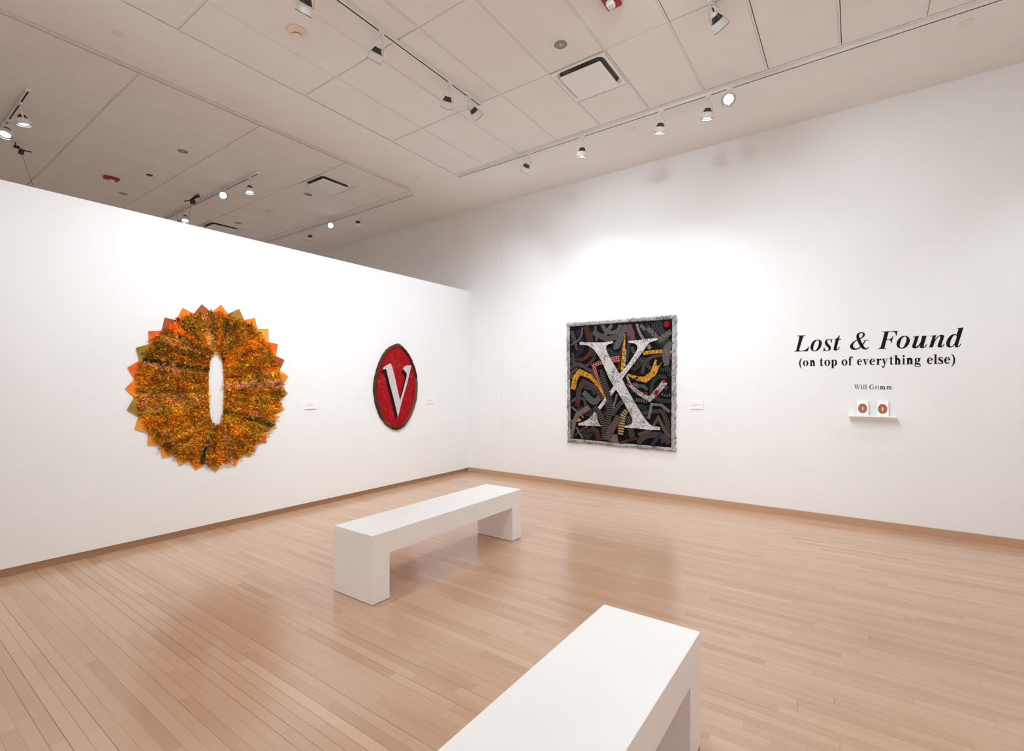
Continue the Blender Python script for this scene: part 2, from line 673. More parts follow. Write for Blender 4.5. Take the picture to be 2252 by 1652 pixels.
RZ = CZ - 0.030
ytb = at_z(1600, 197, RZ).y
xtm = at_z(870, 95, RZ).x
yt2 = at_z(755, 479, RZ).y
pG = at_z(497, 417, RZ); pG0 = at_z(563, 381, RZ)
pF = at_z(60, 205, RZ)
xR1 = at_z(1561, 2, RZ).x
rail((at_z(1010, 391, RZ).x, ytb, 0), (XR - 0.1, ytb, 0), 'long white light track running above the wall with the lettering')
rail((xtm, -1.6, 0), (xtm, at_z(1057, 232, RZ).y, 0), 'white light track across the near ceiling tiles, ending above the benches')
rail((xR1, -1.6, 0), (xR1, at_z(1561, 2, RZ).y + 0.25, 0), 'white light track at the top edge of the picture, right of the middle')
rail((XF + 0.3, yt2, 0), (-5.70 * K, yt2, 0), 'light track beyond the partition, along the edge of the far ceiling tiles')
rail((XF + 0.3, pG.y, 0), (pG0.x, pG.y, 0), 'light track beyond the partition, crossing the middle of the far tiles')
rail((XF + 0.3, pF.y, 0), (pF.x + 0.05, pF.y, 0), 'light track beyond the partition at the left edge of the picture')

# shared head meshes (aim = -Z, pivot at the origin)
def head_meshes():
    H = {}
    H['adapter'] = bevel_mesh(MB().box(-0.028, -0.0145, -0.022, 0.028, 0.0145, 0.001).mesh('adapter'), 0.003)
    H['stem'] = MB().lathe([(0.0, 0.0), (0.007, 0.0), (0.007, -0.026), (0.011, -0.028), (0.011, -0.038), (0.0, -0.038)], 14).mesh('stem', True)
    path = catmull([(-0.062, -0.150), (-0.060, -0.115), (-0.046, -0.055), (-0.022, -0.010), (0.0, 0.0),
                    (0.022, -0.010), (0.046, -0.055), (0.060, -0.115), (0.062, -0.150)], 4)
    vs, fs = [], []
    for i, (x, z) in enumerate(path):
        a = path[max(i - 1, 0)]; c = path[min(i + 1, len(path) - 1)]
        t = Vector((c[0] - a[0], c[1] - a[1])).normalized(); nn = Vector((-t.y, t.x)) * 0.0016
        for s, yy in ((1, -0.0075), (1, 0.0075), (-1, 0.0075), (-1, -0.0075)):
            vs.append((x + nn.x * s, yy, z + nn.y * s))
    for i in range(len(path) - 1):
        for k in range(4):
            fs.append((4 * i + k, 4 * i + (k + 1) % 4, 4 * i + 4 + (k + 1) % 4, 4 * i + 4 + k))
    H['yoke'] = me_from('yoke', vs, fs)
    H['hood'] = MB().lathe([(0.040, -0.113), (0.050, -0.114), (0.0585, -0.122), (0.0615, -0.135), (0.0625, -0.172),
                            (0.0600, -0.173), (0.0580, -0.160), (0.0560, -0.150)], 32).mesh('hood', True)
    H['neck'] = MB().lathe([(0.0, -0.072), (0.026, -0.072), (0.031, -0.080), (0.045, -0.113), (0.0, -0.113)], 32, ribs=-0.14).mesh('neck')
    H['socket'] = MB().lathe([(0.0, -0.046), (0.015, -0.046), (0.019, -0.052), (0.024, -0.072), (0.0, -0.072)], 20).mesh('socket', True)
    H['lens'] = MB().lathe([(0.0, -0.166), (0.02, -0.1655), (0.036, -0.163), (0.042, -0.160), (0.043, -0.157)], 28).mesh('lens', True)
    H['reflector'] = MB().lathe([(0.042, -0.1585), (0.050, -0.163), (0.0570, -0.168), (0.0585, -0.165), (0.057, -0.155)], 32).mesh('reflector', True)
    H['rim'] = MB().lathe([(0.0625, -0.1735), (0.0630, -0.176), (0.0600, -0.177), (0.0585, -0.174)], 32).mesh('rim', True)
    H['cord'] = MB().tube(catmull([(0.004, 0.004, -0.006), (0.024, 0.012, -0.022), (0.020, 0.012, -0.042), (0.006, 0.008, -0.050)], 5), 0.0022, 6).mesh('cord', True)
    for k in ('hood', 'lens', 'socket'):
        smooth_angle(H[k], 40)
    mats = dict(adapter='white_metal', stem='white_metal', yoke='white_metal', hood='white_metal', neck='fin',
                socket='white_metal', lens='lens', reflector='chrome', rim='dark', cord='white_metal')
    for k, me in H.items():
        me.materials.append(M[mats[k]])
    return H


HM = head_meshes()
g2 = 'white spotlights beyond the partition'
SPOTS = []


WALL_GAIN = 0.55


def spot_head(loc, axis, target, lab, power=0.0, cone=60, blend=1.0, group='white spotlights on the tracks', lit=True, radius=0.085):
    """loc: point on the underside of a rail; axis 'x' or 'y' = rail direction"""
    t = empty('track_spotlight', loc, lab, 'spotlight', group)
    def part(k, mtx):
        o = bpy.data.objects.new(k, HM[k]); COL.objects.link(o); o.parent = t; o.matrix_local = mtx
        return o
    rz = Matrix.Rotation(math.pi / 2 if axis == 'y' else 0, 4, 'Z')
    part('adapter', rz); part('stem', Matrix.Translation((0, 0, -0.021)))
    piv = Vector((0, 0, -0.052))
    aim = (Vector(target) - (Vector(loc) + piv)).normalized()
    q = aim.to_track_quat('-Z', 'Y')
    A = Matrix.Translation(piv) @ q.to_matrix().to_4x4() @ Matrix.Scale(1.05, 4)
    for k in ('yoke', 'socket', 'neck', 'hood', 'lens', 'reflector', 'rim', 'cord'):
        part(k, A)
    if lit and power > 0:
        ld = bpy.data.lights.new('spot_beam', 'SPOT')
        ld.energy = power * (FAR_GAIN if group == g2 else WALL_GAIN if target[1] > YB - 0.6 or target[0] <= XL else LIGHT_GAIN)
        ld.color = LIGHT_COL
        ld.spot_size = math.radians(cone)
        ld.spot_blend = blend
        ld.shadow_soft_size = radius
        lo = bpy.data.objects.new('spot_beam', ld); COL.objects.link(lo); lo.parent = t
        lo.matrix_local = A @ Matrix.Translation((0, 0, -0.195))
    return t


def hx(px, py):                    # head on the long track (pixel of its adapter)
    return (at_z(px, py, RZ).x, ytb, RZ)


PW_REAR, PW_RIGHT, PW_FLOOD = 240, 130, 37  # powers of the added unseen rear, right-wall and flood heads
vy, vz = at_x(872, 850)
sy_, sz_ = at_x(458, 850)
qx, qz = at_y(1366, 845)
tx, tz = at_y(1930, 780)
spot_head(hx(1169, 343), 'x', (XL, 6.3, 2.0), 'small white spotlight nearest the room corner on the long track, turned away to the left', 60, 100)
spot_head(hx(1284, 304), 'x', (qx - 0.55, YB - 0.45, 1.0), 'white spotlight second from the corner end of the long track, lens lit', 100, 110)
spot_head(hx(1456, 246), 'x', (qx + 0.25, YB - 0.50, 0.9), 'white spotlight in the middle of the long track, pointing down beside a round ceiling disc', 50, 110)
spot_head(hx(1560, 213), 'x', (qx + 0.9, YB - 0.55, 0.8), 'white spotlight just left of the dazzling one on the long track', 50, 110)
spot_head(hx(1607, 199), 'x', (-0.75, 1.15, 0.3), 'dazzling spotlight on the long track shining straight towards the viewer', 90, 60)
spot_head((1.9, ytb, RZ), 'x', (1.5, YB - 0.3, 1.2), 'added unseen spotlight near the right wall on the long track, outside the picture', 60, 80)  # added out of view for more light on the back wall

ym = lambda px, py: (xtm, at_z(px, py, RZ).y, RZ)
spot_head((xtm, at_z(668, -32, RZ).y, RZ), 'y', (XL, sy_ + 0.1, 1.75), 'white spotlight cut off by the top edge, left of the middle, with a lit lens', 145, 90)
spot_head(ym(836, 72), 'y', (XL, sy_ + 0.9, 1.9), 'white spotlight on the near track beside the cream smoke detector', 130, 90)
spot_head(ym(988, 183), 'y', (XL, vy + 0.1, 1.75), 'white spotlight seen from behind, second from the end of the near track', 175, 90)
spot_head(ym(1028, 214), 'y', (qx + 0.0, YB, 2.3), 'white spotlight at the end of the near track, tilted towards the black quilt', 108, 100)
spot_head((xtm, 0.9, RZ), 'y', (XL, sy_ - 0.75, 1.7), 'added unseen spotlight above the viewer on the near track, aimed at the sunburst hanging', 85, 85)  # unseen head, added to brighten the left wall
spot_head((xtm, -0.5, RZ), 'y', (XL, -0.2, 1.6), 'added unseen spotlight at the rear of the near track, outside the picture', 50, 90)  # extra out-of-view head, added to light the left wall
spot_head((xR1, at_z(1561, 2, RZ).y, RZ), 'y', (tx + 0.2, YB, 2.2), 'white spotlight cut off by the top edge, right of the middle, facing right', 78, 105)
spot_head((xR1, 2.6, RZ), 'y', (qx + 0.5, YB, 2.25), 'added unseen spotlight above the foreground bench, aimed at the black quilt', 76, 100)  # added head above the frame, more light around the quilt
spot_head((xR1, 1.0, RZ), 'y', (0.6, YB, 1.6), 'added unseen spotlight above the viewer, aimed at the lettering', 74, 95)  # out-of-view head added to brighten the lettering wall
spot_head((xR1, -0.6, RZ), 'y', (XR, 1.5, 1.6), 'added unseen spotlight behind the viewer, aimed at the right wall', 150, 85)  # added helper head, its light bounces back off the right wall

# added unseen track and heads that brighten the room around the viewer
rail((-4.6, -2.0, 0), (2.4, -2.0, 0), 'added unseen light track behind the viewer, along the rear wall')  # invented track, only carries the added rear heads
for i, x in enumerate((-3.9, -2.4, -0.9, 0.6)):
    spot_head((x, -2.0, RZ), 'x', (x, YR, 1.7), ('first', 'second', 'third', 'fourth')[i] + ' added unseen spotlight from the left on the rear track, aimed at the rear wall', PW_REAR, 80)  # added for bounce light from the unseen rear wall
for i, y in enumerate((3.2, 2.0, 0.2)):
    spot_head((xR1, y + 0.35, RZ), 'y', (XR, y, 1.5), ('farthest', 'middle', 'nearest')[i] + ' added unseen spotlight aimed at the right wall', PW_RIGHT, 75)  # added out of view for bounce light off the right wall
for i, (x, y, tx_, ty_, k_) in enumerate(((xtm, 1.9, -2.6, 4.0, 2.5), (xtm, -1.2, -2.2, 0.2, 0.1), (xR1, 1.7, -0.3, 2.8, 0.55), (xR1, -1.2, 0.0, 0.6, 0.6), (xR1, 3.3, 0.2, 4.6, 1.6))):
    spot_head((x, y, RZ), 'y', (tx_, ty_, 0.0), ('first', 'second', 'third', 'fourth', 'fifth')[i] + ' added unseen flood head above the viewer, pointing down at the floor', PW_FLOOD * k_, 125, 0.8, radius=0.06)  # added floods, brighten floor, bench tops and ceiling

g2 = 'white spotlights beyond the partition'
def h2(px, py, yy):
    r = at_z(px, py, RZ)
    return (r.x, yy, RZ)
spot_head(h2(683, 503, yt2), 'x', (-9.6, YB - 0.55, 1.2), 'spotlight lowest on the far edge track, beside the partition top, lens down', 45, 70, group=g2)
spot_head(h2(733, 487, yt2), 'x', (-4.0, 1.0, 1.4), 'round bright spotlight in the middle of the far edge track', 30, 50, group=g2)
spot_head(h2(785, 469, yt2), 'x', (-8.3, YB, 1.5), 'dark-backed spotlight on the far edge track, facing away towards the back wall', 30, 60, group=g2)
spot_head(h2(545, 390, pG.y), 'x', (-6.9, 3.4, 0.0), 'spotlight at the near end of the middle far track, hanging straight down', 50, 70, group=g2)
spot_head(h2(496, 418, pG.y), 'x', (-4.5, 1.0, 1.8), 'round bright spotlight second on the middle far track', 35, 50, group=g2)
spot_head(h2(415, 462, pG.y), 'x', (-8.4, 3.0, 0.0), 'spotlight with a flat lit lens just above the partition top, by the black clamp', 50, 70, group=g2)
spot_head(h2(398, 472, pG.y), 'x', (-9.6, 5.2, 1.2), 'spotlight nearly hidden behind the partition top on the middle far track', 40, 60, group=g2)
spot_head(h2(49, 228, pF.y), 'x', (-7.4, 1.9, 0.0), 'uppermost of the three spotlights at the left edge of the picture', 50, 70, group=g2)
spot_head(h2(33, 268, pF.y), 'x', (-6.6, 0.2, 0.8), 'middle one of the three spotlights at the left edge, lens glaring', 40, 60, group=g2)
spot_head(h2(14, 306, pF.y), 'x', (-9.2, -1.0, 1.0), 'lowest of the three spotlights at the left edge, beside the black clamp with a wire', 40, 60, group=g2)

# ================================================================== CEILING FITTINGS
def ceil_lathe(name, px, py, parts, lab, cat, group=None, z=CZ):
    p = at_z(px, py, z)
    t = empty(name, (p.x, p.y, z), lab, cat, group)
    for nm, prof, mat, n in parts:
        me = MB().lathe(prof, n).mesh(nm)
        smooth_angle(me, 35)
        link(nm, me, M[mat], t)
    return t


def smoke(px, py, lab, mat):
    t = ceil_lathe('smoke_detector', px, py, [
        ('base', [(0, 0), (0.078, 0), (0.080, -0.008), (0.076, -0.014), (0.070, -0.016), (0, -0.016)], mat, 36),
        ('dome', [(0.060, -0.016), (0.056, -0.030), (0.040, -0.036)], mat, 36),
        ('cap', [(0.040, -0.042), (0.034, -0.050), (0.0, -0.052)], mat, 30),
        ('vent', [(0.037, -0.034), (0.036, -0.044)], 'dark', 24)], lab, 'smoke detector', 'ceiling smoke detectors')


smoke(653, 68, 'cream round smoke detector on the near ceiling tiles', 'cream')
smoke(593, 463, 'white round smoke detector on the far tiles, between two light tracks', 'offwhite')


def can(px, py, lab, s=1.0):
    ceil_lathe('downlight', px, py, [
        ('trim_ring', [(0.062 * s, -0.001), (0.082 * s, -0.004), (0.085 * s, 0.0)], 'white_metal', 36),
        ('reflector', [(0.062 * s, -0.0015), (0.052 * s, -0.0022), (0.03 * s, -0.0026), (0.0, -0.0028)], 'grey_can', 32),
        ('bulb', [(0.018 * s, -0.0026), (0.017 * s, -0.006), (0.010 * s, -0.010), (0.0, -0.011)], 'lens_off', 18)],
        lab, 'downlight', 'unlit ceiling downlights')


can(1233, 98, 'unlit grey downlight beside the large square diffuser')
can(402, 333, 'unlit grey downlight in the far tiles, above the bright far track')
can(271, 426, 'unlit grey downlight in the far tiles, below the red alarm strobe')
can(678, 428, 'unlit grey downlight in the far tiles, below a square diffuser')
can(524, 491, 'unlit grey downlight in the far tiles, just above the partition top')


def cap(px, py, lab, r=0.055):
    ceil_lathe('ceiling_disc', px, py, [
        ('plate', [(0, -0.006), (r * 0.96, -0.006), (r, -0.003), (r, 0.0)], 'offwhite', 32)], lab, 'ceiling disc', 'round ceiling discs')


cap(261, 74, 'round white disc on the smooth ceiling band, top left', 0.048)
cap(2125, 50, 'round white disc on the ceiling near the top right corner', 0.05)
cap(1389, 281, 'round white disc on the ceiling between two lit spotlights')
cap(918, 389, 'faint round white disc near the corner of the far tiles', 0.05)
cap(662, 483, 'round white disc near the far edge track', 0.055)
ceil_lathe('ceiling_sensor', 329, 385, [
    ('base', [(0.042, 0.0), (0.042, -0.005), (0.036, -0.007), (0, -0.007)], 'fin', 24),
    ('eye', [(0.02, -0.007), (0.014, -0.014), (0, -0.016)], 'dark', 16)], 'small dark round sensor in the far ceiling tiles, right of the red strobe', 'sensor')
ceil_lathe('sprinkler', 513, 218, [
    ('escutcheon', [(0.045, 0.0), (0.044, -0.004), (0.02, -0.007), (0, -0.007)], 'white_metal', 28),
    ('stem', [(0.009, -0.006), (0.009, -0.024)], 'white_metal', 12),
    ('frame_arms', [(0.016, -0.024), (0.014, -0.030), (0.005, -0.046)], 'offwhite', 4),
    ('deflector', [(0.0, -0.046), (0.018, -0.047), (0.018, -0.049), (0, -0.049)], 'white_metal', 16)],
    'small sprinkler head on the smooth ceiling band', 'sprinkler')


def strobe(px, py, lab):
    p = at_z(px, py, CZ)
    t = empty('alarm_strobe', (p.x, p.y, CZ), lab, 'alarm strobe', 'red alarm strobes')
    t.rotation_euler = (0, 0, 0.0)
    link('housing', bevel_mesh(MB().box(-0.062, -0.09, -0.028, 0.062, 0.09, 0).mesh('housing'), 0.006), M['red_plastic'], t)
    me = bevel_mesh(MB().box(-0.03, -0.035, -0.075, 0.03, 0.035, -0.028).mesh('flash_dome'), 0.016, 3)
    link('flash_dome', me, M['offwhite'], t)


strobe(245, 391, 'red alarm strobe with white dome on the far ceiling tiles')
strobe(1343, -4, 'red alarm strobe just touching the top edge of the picture')


def clamp(px, py, wx, wy, lab, flip=1, zc=CZ - 0.10):
    p = at_z(px, py, zc)
    t = empty('hanging_clamp', (p.x, p.y, zc), lab, 'clamp', 'black clamps hanging from the ceiling')
    right = Vector((CO, SI, 0)); up = Vector((0, 0, 1)); fw = Vector((-SI, CO, 0))
    k = (CO * p.y - SI * p.x) / F_PX       # metres per pixel at that distance
    def P3(x, z, d=0.0):
        return right * (x * k * flip) + up * (z * k) + fw * d
    mb = MB()
    mb.tube([P3(-14, 9), P3(-6, 7), P3(0, 2), P3(4, -3)], 3.2 * k, 8)
    mb.obj('body', M['dark'], t, smooth=True)
    mb = MB(); mb.tube([P3(-1, 3, 0.01), P3(8, 0, 0.01), P3(20, -2, 0.02)], 1.3 * k, 6)
    mb.obj('lever', M['dark'], t, smooth=True)
    link('jaw', bevel_mesh(MB().box(-4 * k, -4 * k, -8 * k, 4 * k, 4 * k, -1 * k).mesh('jaw'), 0.5 * k), M['dark'], t)
    MB().tube([P3(-12, 9), (P3(-12, 9).x, P3(-12, 9).y, CZ - zc + 0.002)], 1.0 * k, 6).obj('hook', M['dark'], t)
    e = ray(wx, wy) * (p.xy.length / ray(wx, wy).xy.length * 1.02)
    e = Vector((e.x, e.y, e.z + CAM_H))
    MB().tube([P3(2, -7), e - p], 0.0022, 6).obj('wire', M['fin'], t)


clamp(46, 331, 84, 440, 'black clamp at the left edge with a thin wire hanging behind the partition')
clamp(424, 440, 410, 500, 'black clamp with a short wire above the partition, beside a far spotlight', -1)

# ================================================================== WALL TEXT
def A_(x, y): return (1730 + x / 11.26, 710 + y / 11.26)
def B_(x, y): return (1920 + x / 10.236, 710 + y / 10.236)
def C_(x, y): return (1860 + x / 16.52, 830 + y / 16.52)


LT = 0.0015
def wall_pts(pts, conv):
    out = []
    for p in pts:
        q = at_y(*conv(p[0], p[1]), YB - LT)
        out.append((q[0], q[1]) + tuple(p[2:]))
    return out


c0 = at_y(1930, 752)
title = empty('title_lettering', (0, YB, 0), 'large black bold italic lettering reading Lost & Found on the wall', 'lettering')
tshapes = [
    (A_, [[(262, 318, 1), (458, 308, 1), (456, 324, 1), (420, 336), (402, 370), (320, 640), (318, 680), (345, 694), (400, 690), (470, 665), (520, 620), (540, 590, 1), (560, 590, 1), (525, 705, 1), (188, 715, 1), (190, 700, 1), (222, 692), (240, 665), (312, 370), (310, 345), (295, 335), (262, 332, 1)]]),
    (A_, [[(768, 418), (830, 428), (868, 480), (868, 540), (835, 620), (770, 685), (695, 708), (630, 692), (592, 640), (592, 580), (620, 505), (680, 440)],
          [(770, 437), (795, 455), (797, 510), (775, 590), (740, 660), (695, 690), (668, 680), (658, 640), (668, 580), (695, 500), (735, 445)]]),
    (A_, [[(1130, 402, 1), (1118, 495, 1), (1102, 495, 1), (1092, 440), (1050, 422), (1012, 435), (1003, 470), (1030, 520), (1080, 575), (1098, 625), (1080, 670), (1030, 697), (985, 698), (940, 690), (915, 702, 1), (907, 700, 1), (920, 605, 1), (935, 605, 1), (945, 650), (985, 685), (1025, 680), (1040, 655), (1020, 610), (970, 560), (945, 510), (950, 455), (990, 415), (1040, 405), (1085, 415), (1118, 402, 1)]]),
    (A_, [[(1322, 312, 1), (1298, 400, 1), (1350, 402, 1), (1345, 420, 1), (1290, 422, 1), (1250, 590), (1240, 650), (1255, 660), (1280, 635), (1302, 598, 1), (1318, 602, 1), (1290, 655), (1240, 685), (1195, 688), (1165, 670), (1165, 620), (1215, 425, 1), (1182, 425, 1), (1185, 412, 1), (1230, 390), (1280, 350), (1308, 312, 1)]]),
    (B_, [[(205, 198, 1), (552, 183, 1), (530, 290, 1), (513, 290, 1), (505, 235), (470, 208), (400, 200), (360, 205), (345, 230), (308, 368, 1), (370, 370), (425, 335), (445, 300, 1), (460, 300, 1), (412, 462, 1), (398, 460, 1), (395, 415), (370, 388), (303, 388, 1), (262, 545), (262, 570), (305, 578, 1), (303, 588, 1), (115, 588, 1), (117, 576, 1), (155, 565), (175, 535), (255, 240), (255, 220), (240, 212), (203, 210, 1)]]),
    (B_, [[(715, 295), (785, 312), (828, 370), (825, 430), (790, 505), (720, 565), (640, 582), (570, 562), (530, 505), (535, 440), (570, 370), (640, 310)],
          [(715, 312), (748, 335), (750, 395), (725, 470), (690, 540), (640, 565), (610, 550), (602, 500), (620, 430), (655, 350)]]),
    (B_, [[(900, 318, 1), (1035, 290, 1), (975, 480), (965, 530), (985, 535), (1030, 495), (1070, 430), (1105, 295, 1), (1207, 290, 1), (1145, 500), (1145, 535), (1165, 530), (1195, 485, 1), (1213, 490, 1), (1180, 545), (1120, 570), (1070, 568), (1055, 545), (1065, 500, 1), (1030, 540), (980, 570), (925, 575), (885, 555), (885, 510), (940, 345), (935, 330), (900, 328, 1)]]),
    (B_, [[(1290, 297, 1), (1425, 275, 1), (1385, 385, 1), (1440, 320), (1500, 280), (1560, 270), (1598, 295), (1590, 350), (1545, 480), (1545, 522), (1565, 515), (1598, 472, 1), (1612, 478, 1), (1580, 530), (1525, 555), (1470, 552), (1455, 520), (1470, 460), (1512, 345), (1510, 305), (1490, 305), (1430, 360), (1390, 430), (1348, 552, 1), (1262, 556, 1), (1335, 330), (1330, 310), (1290, 308, 1)]]),
    (B_, [[(1890, 123, 1), (2037, 103, 1), (1920, 480), (1915, 520), (1935, 520), (1975, 468, 1), (1990, 472, 1), (1955, 525), (1895, 552), (1850, 545), (1840, 500, 1), (1790, 540), (1725, 555), (1665, 535), (1648, 470), (1665, 390), (1720, 310), (1790, 262), (1850, 258), (1880, 275, 1), (1920, 155), (1915, 138), (1890, 135, 1)],
          [(1850, 278), (1880, 300), (1870, 370), (1835, 460), (1790, 520), (1750, 530), (1733, 500), (1740, 430), (1775, 345), (1815, 290)]]),
]


def child_of_wall(name, me, mat, parent):
    """mesh given in world coordinates, parented to an unrotated Empty"""
    me.transform(Matrix.Translation(-Vector(parent.location)))
    return link(name, me, mat, parent)


for conv, loops in tshapes:
    lp = [smooth_loop(wall_pts(l, conv), 5) for l in loops]
    child_of_wall('letter', on_back(shape2d(lp, LT)), M['ink'], title)


def join_meshes(mes):
    bm = bmesh.new()
    for me in mes:
        bm.from_mesh(me)
    out = bpy.data.meshes.new('joined')
    bm.to_mesh(out); bm.free()
    return out


amp = [(2035, 600, 12), (1980, 645, 30), (1920, 632, 60), (1870, 585, 82), (1820, 500, 86), (1778, 400, 80), (1760, 325, 70), (1785, 270, 46),
       (1850, 242, 25), (1908, 268, 45), (1908, 315, 48), (1872, 362, 34), (1810, 400, 22), (1720, 440, 22), (1645, 500, 45), (1608, 575, 78),
       (1632, 632, 76), (1700, 652, 46), (1770, 638, 28), (1840, 590, 24), (1890, 530, 24), (1930, 470, 26), (1955, 440, 24)]
ap = catmull(amp, 6)
px_m = (at_y(1950, 780)[0] - at_y(1940, 780)[0]) / 10
pth = [at_y(*A_(p[0], p[1]), YB - LT) for p in ap]
wd = [(max(12, p[2]) + 4) / 11.26 * px_m for p in ap]
bar = [at_y(*A_(x, 435), YB - LT) for x in (1890, 2035)]
child_of_wall('letter', on_back(join_meshes([ribbon_mesh(pth, wd, 0, LT), ribbon_mesh(bar, [14 / 11.26 * px_m] * 2, 0, LT)])), M['ink'], title)


# --- roman letters built from strokes; units: x-height = 1
def ell(cx, cy, rx, ry, n=28, a0=0, a1=360, rev=False):
    pts = [(cx + rx * math.cos(math.radians(a0 + (a1 - a0) * i / n)), cy + ry * math.sin(math.radians(a0 + (a1 - a0) * i / n))) for i in range(n + (0 if a1 - a0 == 360 else 1))]
    return pts[::-1] if rev else pts


def glyph(ch, W, TT):
    """list of shapes; a shape = list of loops (outer, holes...)"""
    S = []
    sh = 0.075 if W > 0.25 else 0.05
    rect = lambda x0, y0, x1, y1: S.append([[(x0, y0), (x1, y0), (x1, y1), (x0, y1)]])
    poly = lambda *p: S.append([list(p)])
    ring = lambda cx, cy, rx, ry, ix, iy: S.append([ell(cx, cy, rx, ry), ell(cx, cy, ix, iy)])

    def stroke(pts):
        q = catmull(pts, 6)
        L, R = [], []
        for i, p in enumerate(q):
            a = q[max(i - 1, 0)]; c = q[min(i + 1, len(q) - 1)]
            t = Vector((c[0] - a[0], c[1] - a[1])).normalized()
            L.append((p[0] - t.y * p[2] / 2, p[1] + t.x * p[2] / 2)); R.append((p[0] + t.y * p[2] / 2, p[1] - t.x * p[2] / 2))
        for i in range(len(q) - 1):
            S.append([[L[i], L[i + 1], R[i + 1], R[i]]])

    def stem(x, top, flag=True, foot=True):
        rect(x, 0, x + W, top)
        if flag:
            poly((x - 0.14, top - 0.10), (x + 0.001, top - 0.12), (x + W, top - 0.02), (x + W, top + 0.02), (x - 0.14, top - 0.04))
        if foot:
            rect(x - 0.12, 0, x + W + 0.12, sh)

    def arch(x0, x1):
        stroke([(x0, 0.72, TT), (x0 + (x1 - x0) * 0.35, 0.93, TT * 1.3), (x0 + (x1 - x0) * 0.72, 0.95, W * 0.8), (x1 + W / 2 - 0.01, 0.72, W), (x1 + W / 2, 0.5, W)])
        rect(x1, 0, x1 + W, 0.52); rect(x1 - 0.11, 0, x1 + W + 0.12, sh)

    if ch == 'o':
        ring(0.5, 0.5, 0.5, 0.53, 0.5 - W * 0.95, 0.53 - TT * 0.75)
    elif ch == 'e':
        o = ell(0.5, 0.5, 0.5, 0.53, 30, 8, 322); i = ell(0.54, 0.52, 0.5 - W * 0.92, 0.53 - TT * 0.9, 30, 8, 318)
        S.append([o + i[::-1]])
        rect(W * 0.7, 0.53, 0.985, 0.53 + TT)
    elif ch == 'n':
        stem(0.13, 1.0); arch(0.13 + W, 0.62 if W > 0.25 else 0.68)
    elif ch == 'h':
        stem(0.13, 1.48); arch(0.13 + W, 0.62)
    elif ch == 'm':
        stem(0.13, 1.0); arch(0.13 + W, 0.64); arch(0.64 + W, 1.15)
    elif ch == 'r':
        stem(0.13, 1.0)
        stroke([(0.13 + W, 0.68, TT), (0.13 + W + 0.12, 0.86, TT * 1.5), (0.13 + W + 0.26, 0.93, W * 0.5)])
        S.append([ell(0.13 + W + 0.26, 0.87, W * 0.42, W * 0.38)])
    elif ch == 'i':
        stem(0.13, 1.0); S.append([ell(0.13 + W / 2, 1.32, W * 0.58, W * 0.55)])
    elif ch == 'l':
        stem(0.13, 1.48)
    elif ch == 't':
        poly((0.12, 0.1), (0.12 + W, 0.1), (0.12 + W, 1.36), (0.12 + W * 0.7, 1.36), (0.1, 1.06), (-0.04, 0.98), (-0.04, 0.92), (0.12, 0.92))
        rect(0.1, 0.91, 0.12 + W + 0.24, 0.99)
        stroke([(0.12 + W / 2, 0.3, W), (0.14 + W / 2, 0.12, W), (0.12 + W * 0.95, 0.04, W * 0.45), (0.12 + W + 0.22, 0.15, TT)])
    elif ch == 'p':
        rect(0.13, -0.42, 0.13 + W, 1.0); rect(0, -0.46, 0.13 + W + 0.14, -0.46 + sh)
        poly((-0.02, 0.90), (0.13, 0.88), (0.13 + W, 0.98), (0.13 + W, 1.02), (-0.02, 0.96))
        o = ell(0.60, 0.5, 0.46, 0.53, 26, -150, 150); i = ell(0.50, 0.5, 0.56 - W * 0.98, 0.53 - TT, 26, -150, 150)
        S.append([o + i[::-1]])
    elif ch == 'f':
        rect(0.14, 0, 0.14 + W, 1.15); rect(0.0, 0, 0.14 + W + 0.16, sh); rect(0.0, 0.91, 0.14 + W + 0.22, 0.99)
        stroke([(0.14 + W / 2, 1.0, W), (0.16 + W / 2, 1.25, W * 0.95), (0.14 + W, 1.42, W * 0.5), (0.14 + W + 0.2, 1.46, TT), (0.14 + W + 0.32, 1.38, TT)])
        S.append([ell(0.14 + W + 0.28, 1.30, W * 0.42, W * 0.40)])
    elif ch in 'vy':
        poly((0.06, 0.97), (0.06 + W * 1.12, 0.97), (0.60, 0.15), (0.50, -0.03), (0.44, -0.03))
        poly((0.86, 0.97), (0.86 + TT, 0.97), (0.53, -0.03), (0.47, 0.05))
        rect(-0.02, 0.94, 0.06 + W * 1.1 + 0.1, 1.0); rect(0.70, 0.94, 1.06, 1.0)
        if ch == 'y':
            stroke([(0.50, 0.02, TT * 1.2), (0.40, -0.26, TT * 1.4), (0.26, -0.42, TT * 1.5), (0.12, -0.38, TT)])
            S.append([ell(0.12, -0.33, W * 0.42, W * 0.36)])
    elif ch == 'g':
        ring(0.45, 0.66, 0.42, 0.36, 0.42 - W * 0.9, 0.36 - TT * 0.8)
        ring(0.48, -0.20, 0.50, 0.25, 0.50 - W * 0.45, 0.25 - TT * 0.9)
        stroke([(0.22, 0.40, TT * 1.2), (0.10, 0.24, W * 0.5), (0.22, 0.10, W * 0.75), (0.55, 0.06, W * 0.8), (0.86, 0.0, W * 0.6)])
        rect(0.72, 0.88, 1.02, 0.99)
    elif ch == 's':
        stroke([(0.80, 0.74, TT), (0.66, 0.93, TT), (0.42, 0.98, TT * 1.1), (0.20, 0.86, W * 0.7), (0.22, 0.68, W * 0.9), (0.48, 0.52, W * 1.05),
                (0.70, 0.36, W * 0.95), (0.72, 0.16, W * 0.7), (0.50, 0.02, TT * 1.1), (0.24, 0.04, TT), (0.08, 0.28, TT)])
        poly((0.74, 0.70), (0.82, 0.70), (0.80, 1.02), (0.74, 1.02)); poly((0.05, -0.03), (0.11, -0.03), (0.12, 0.32), (0.04, 0.32))
    elif ch in '()':
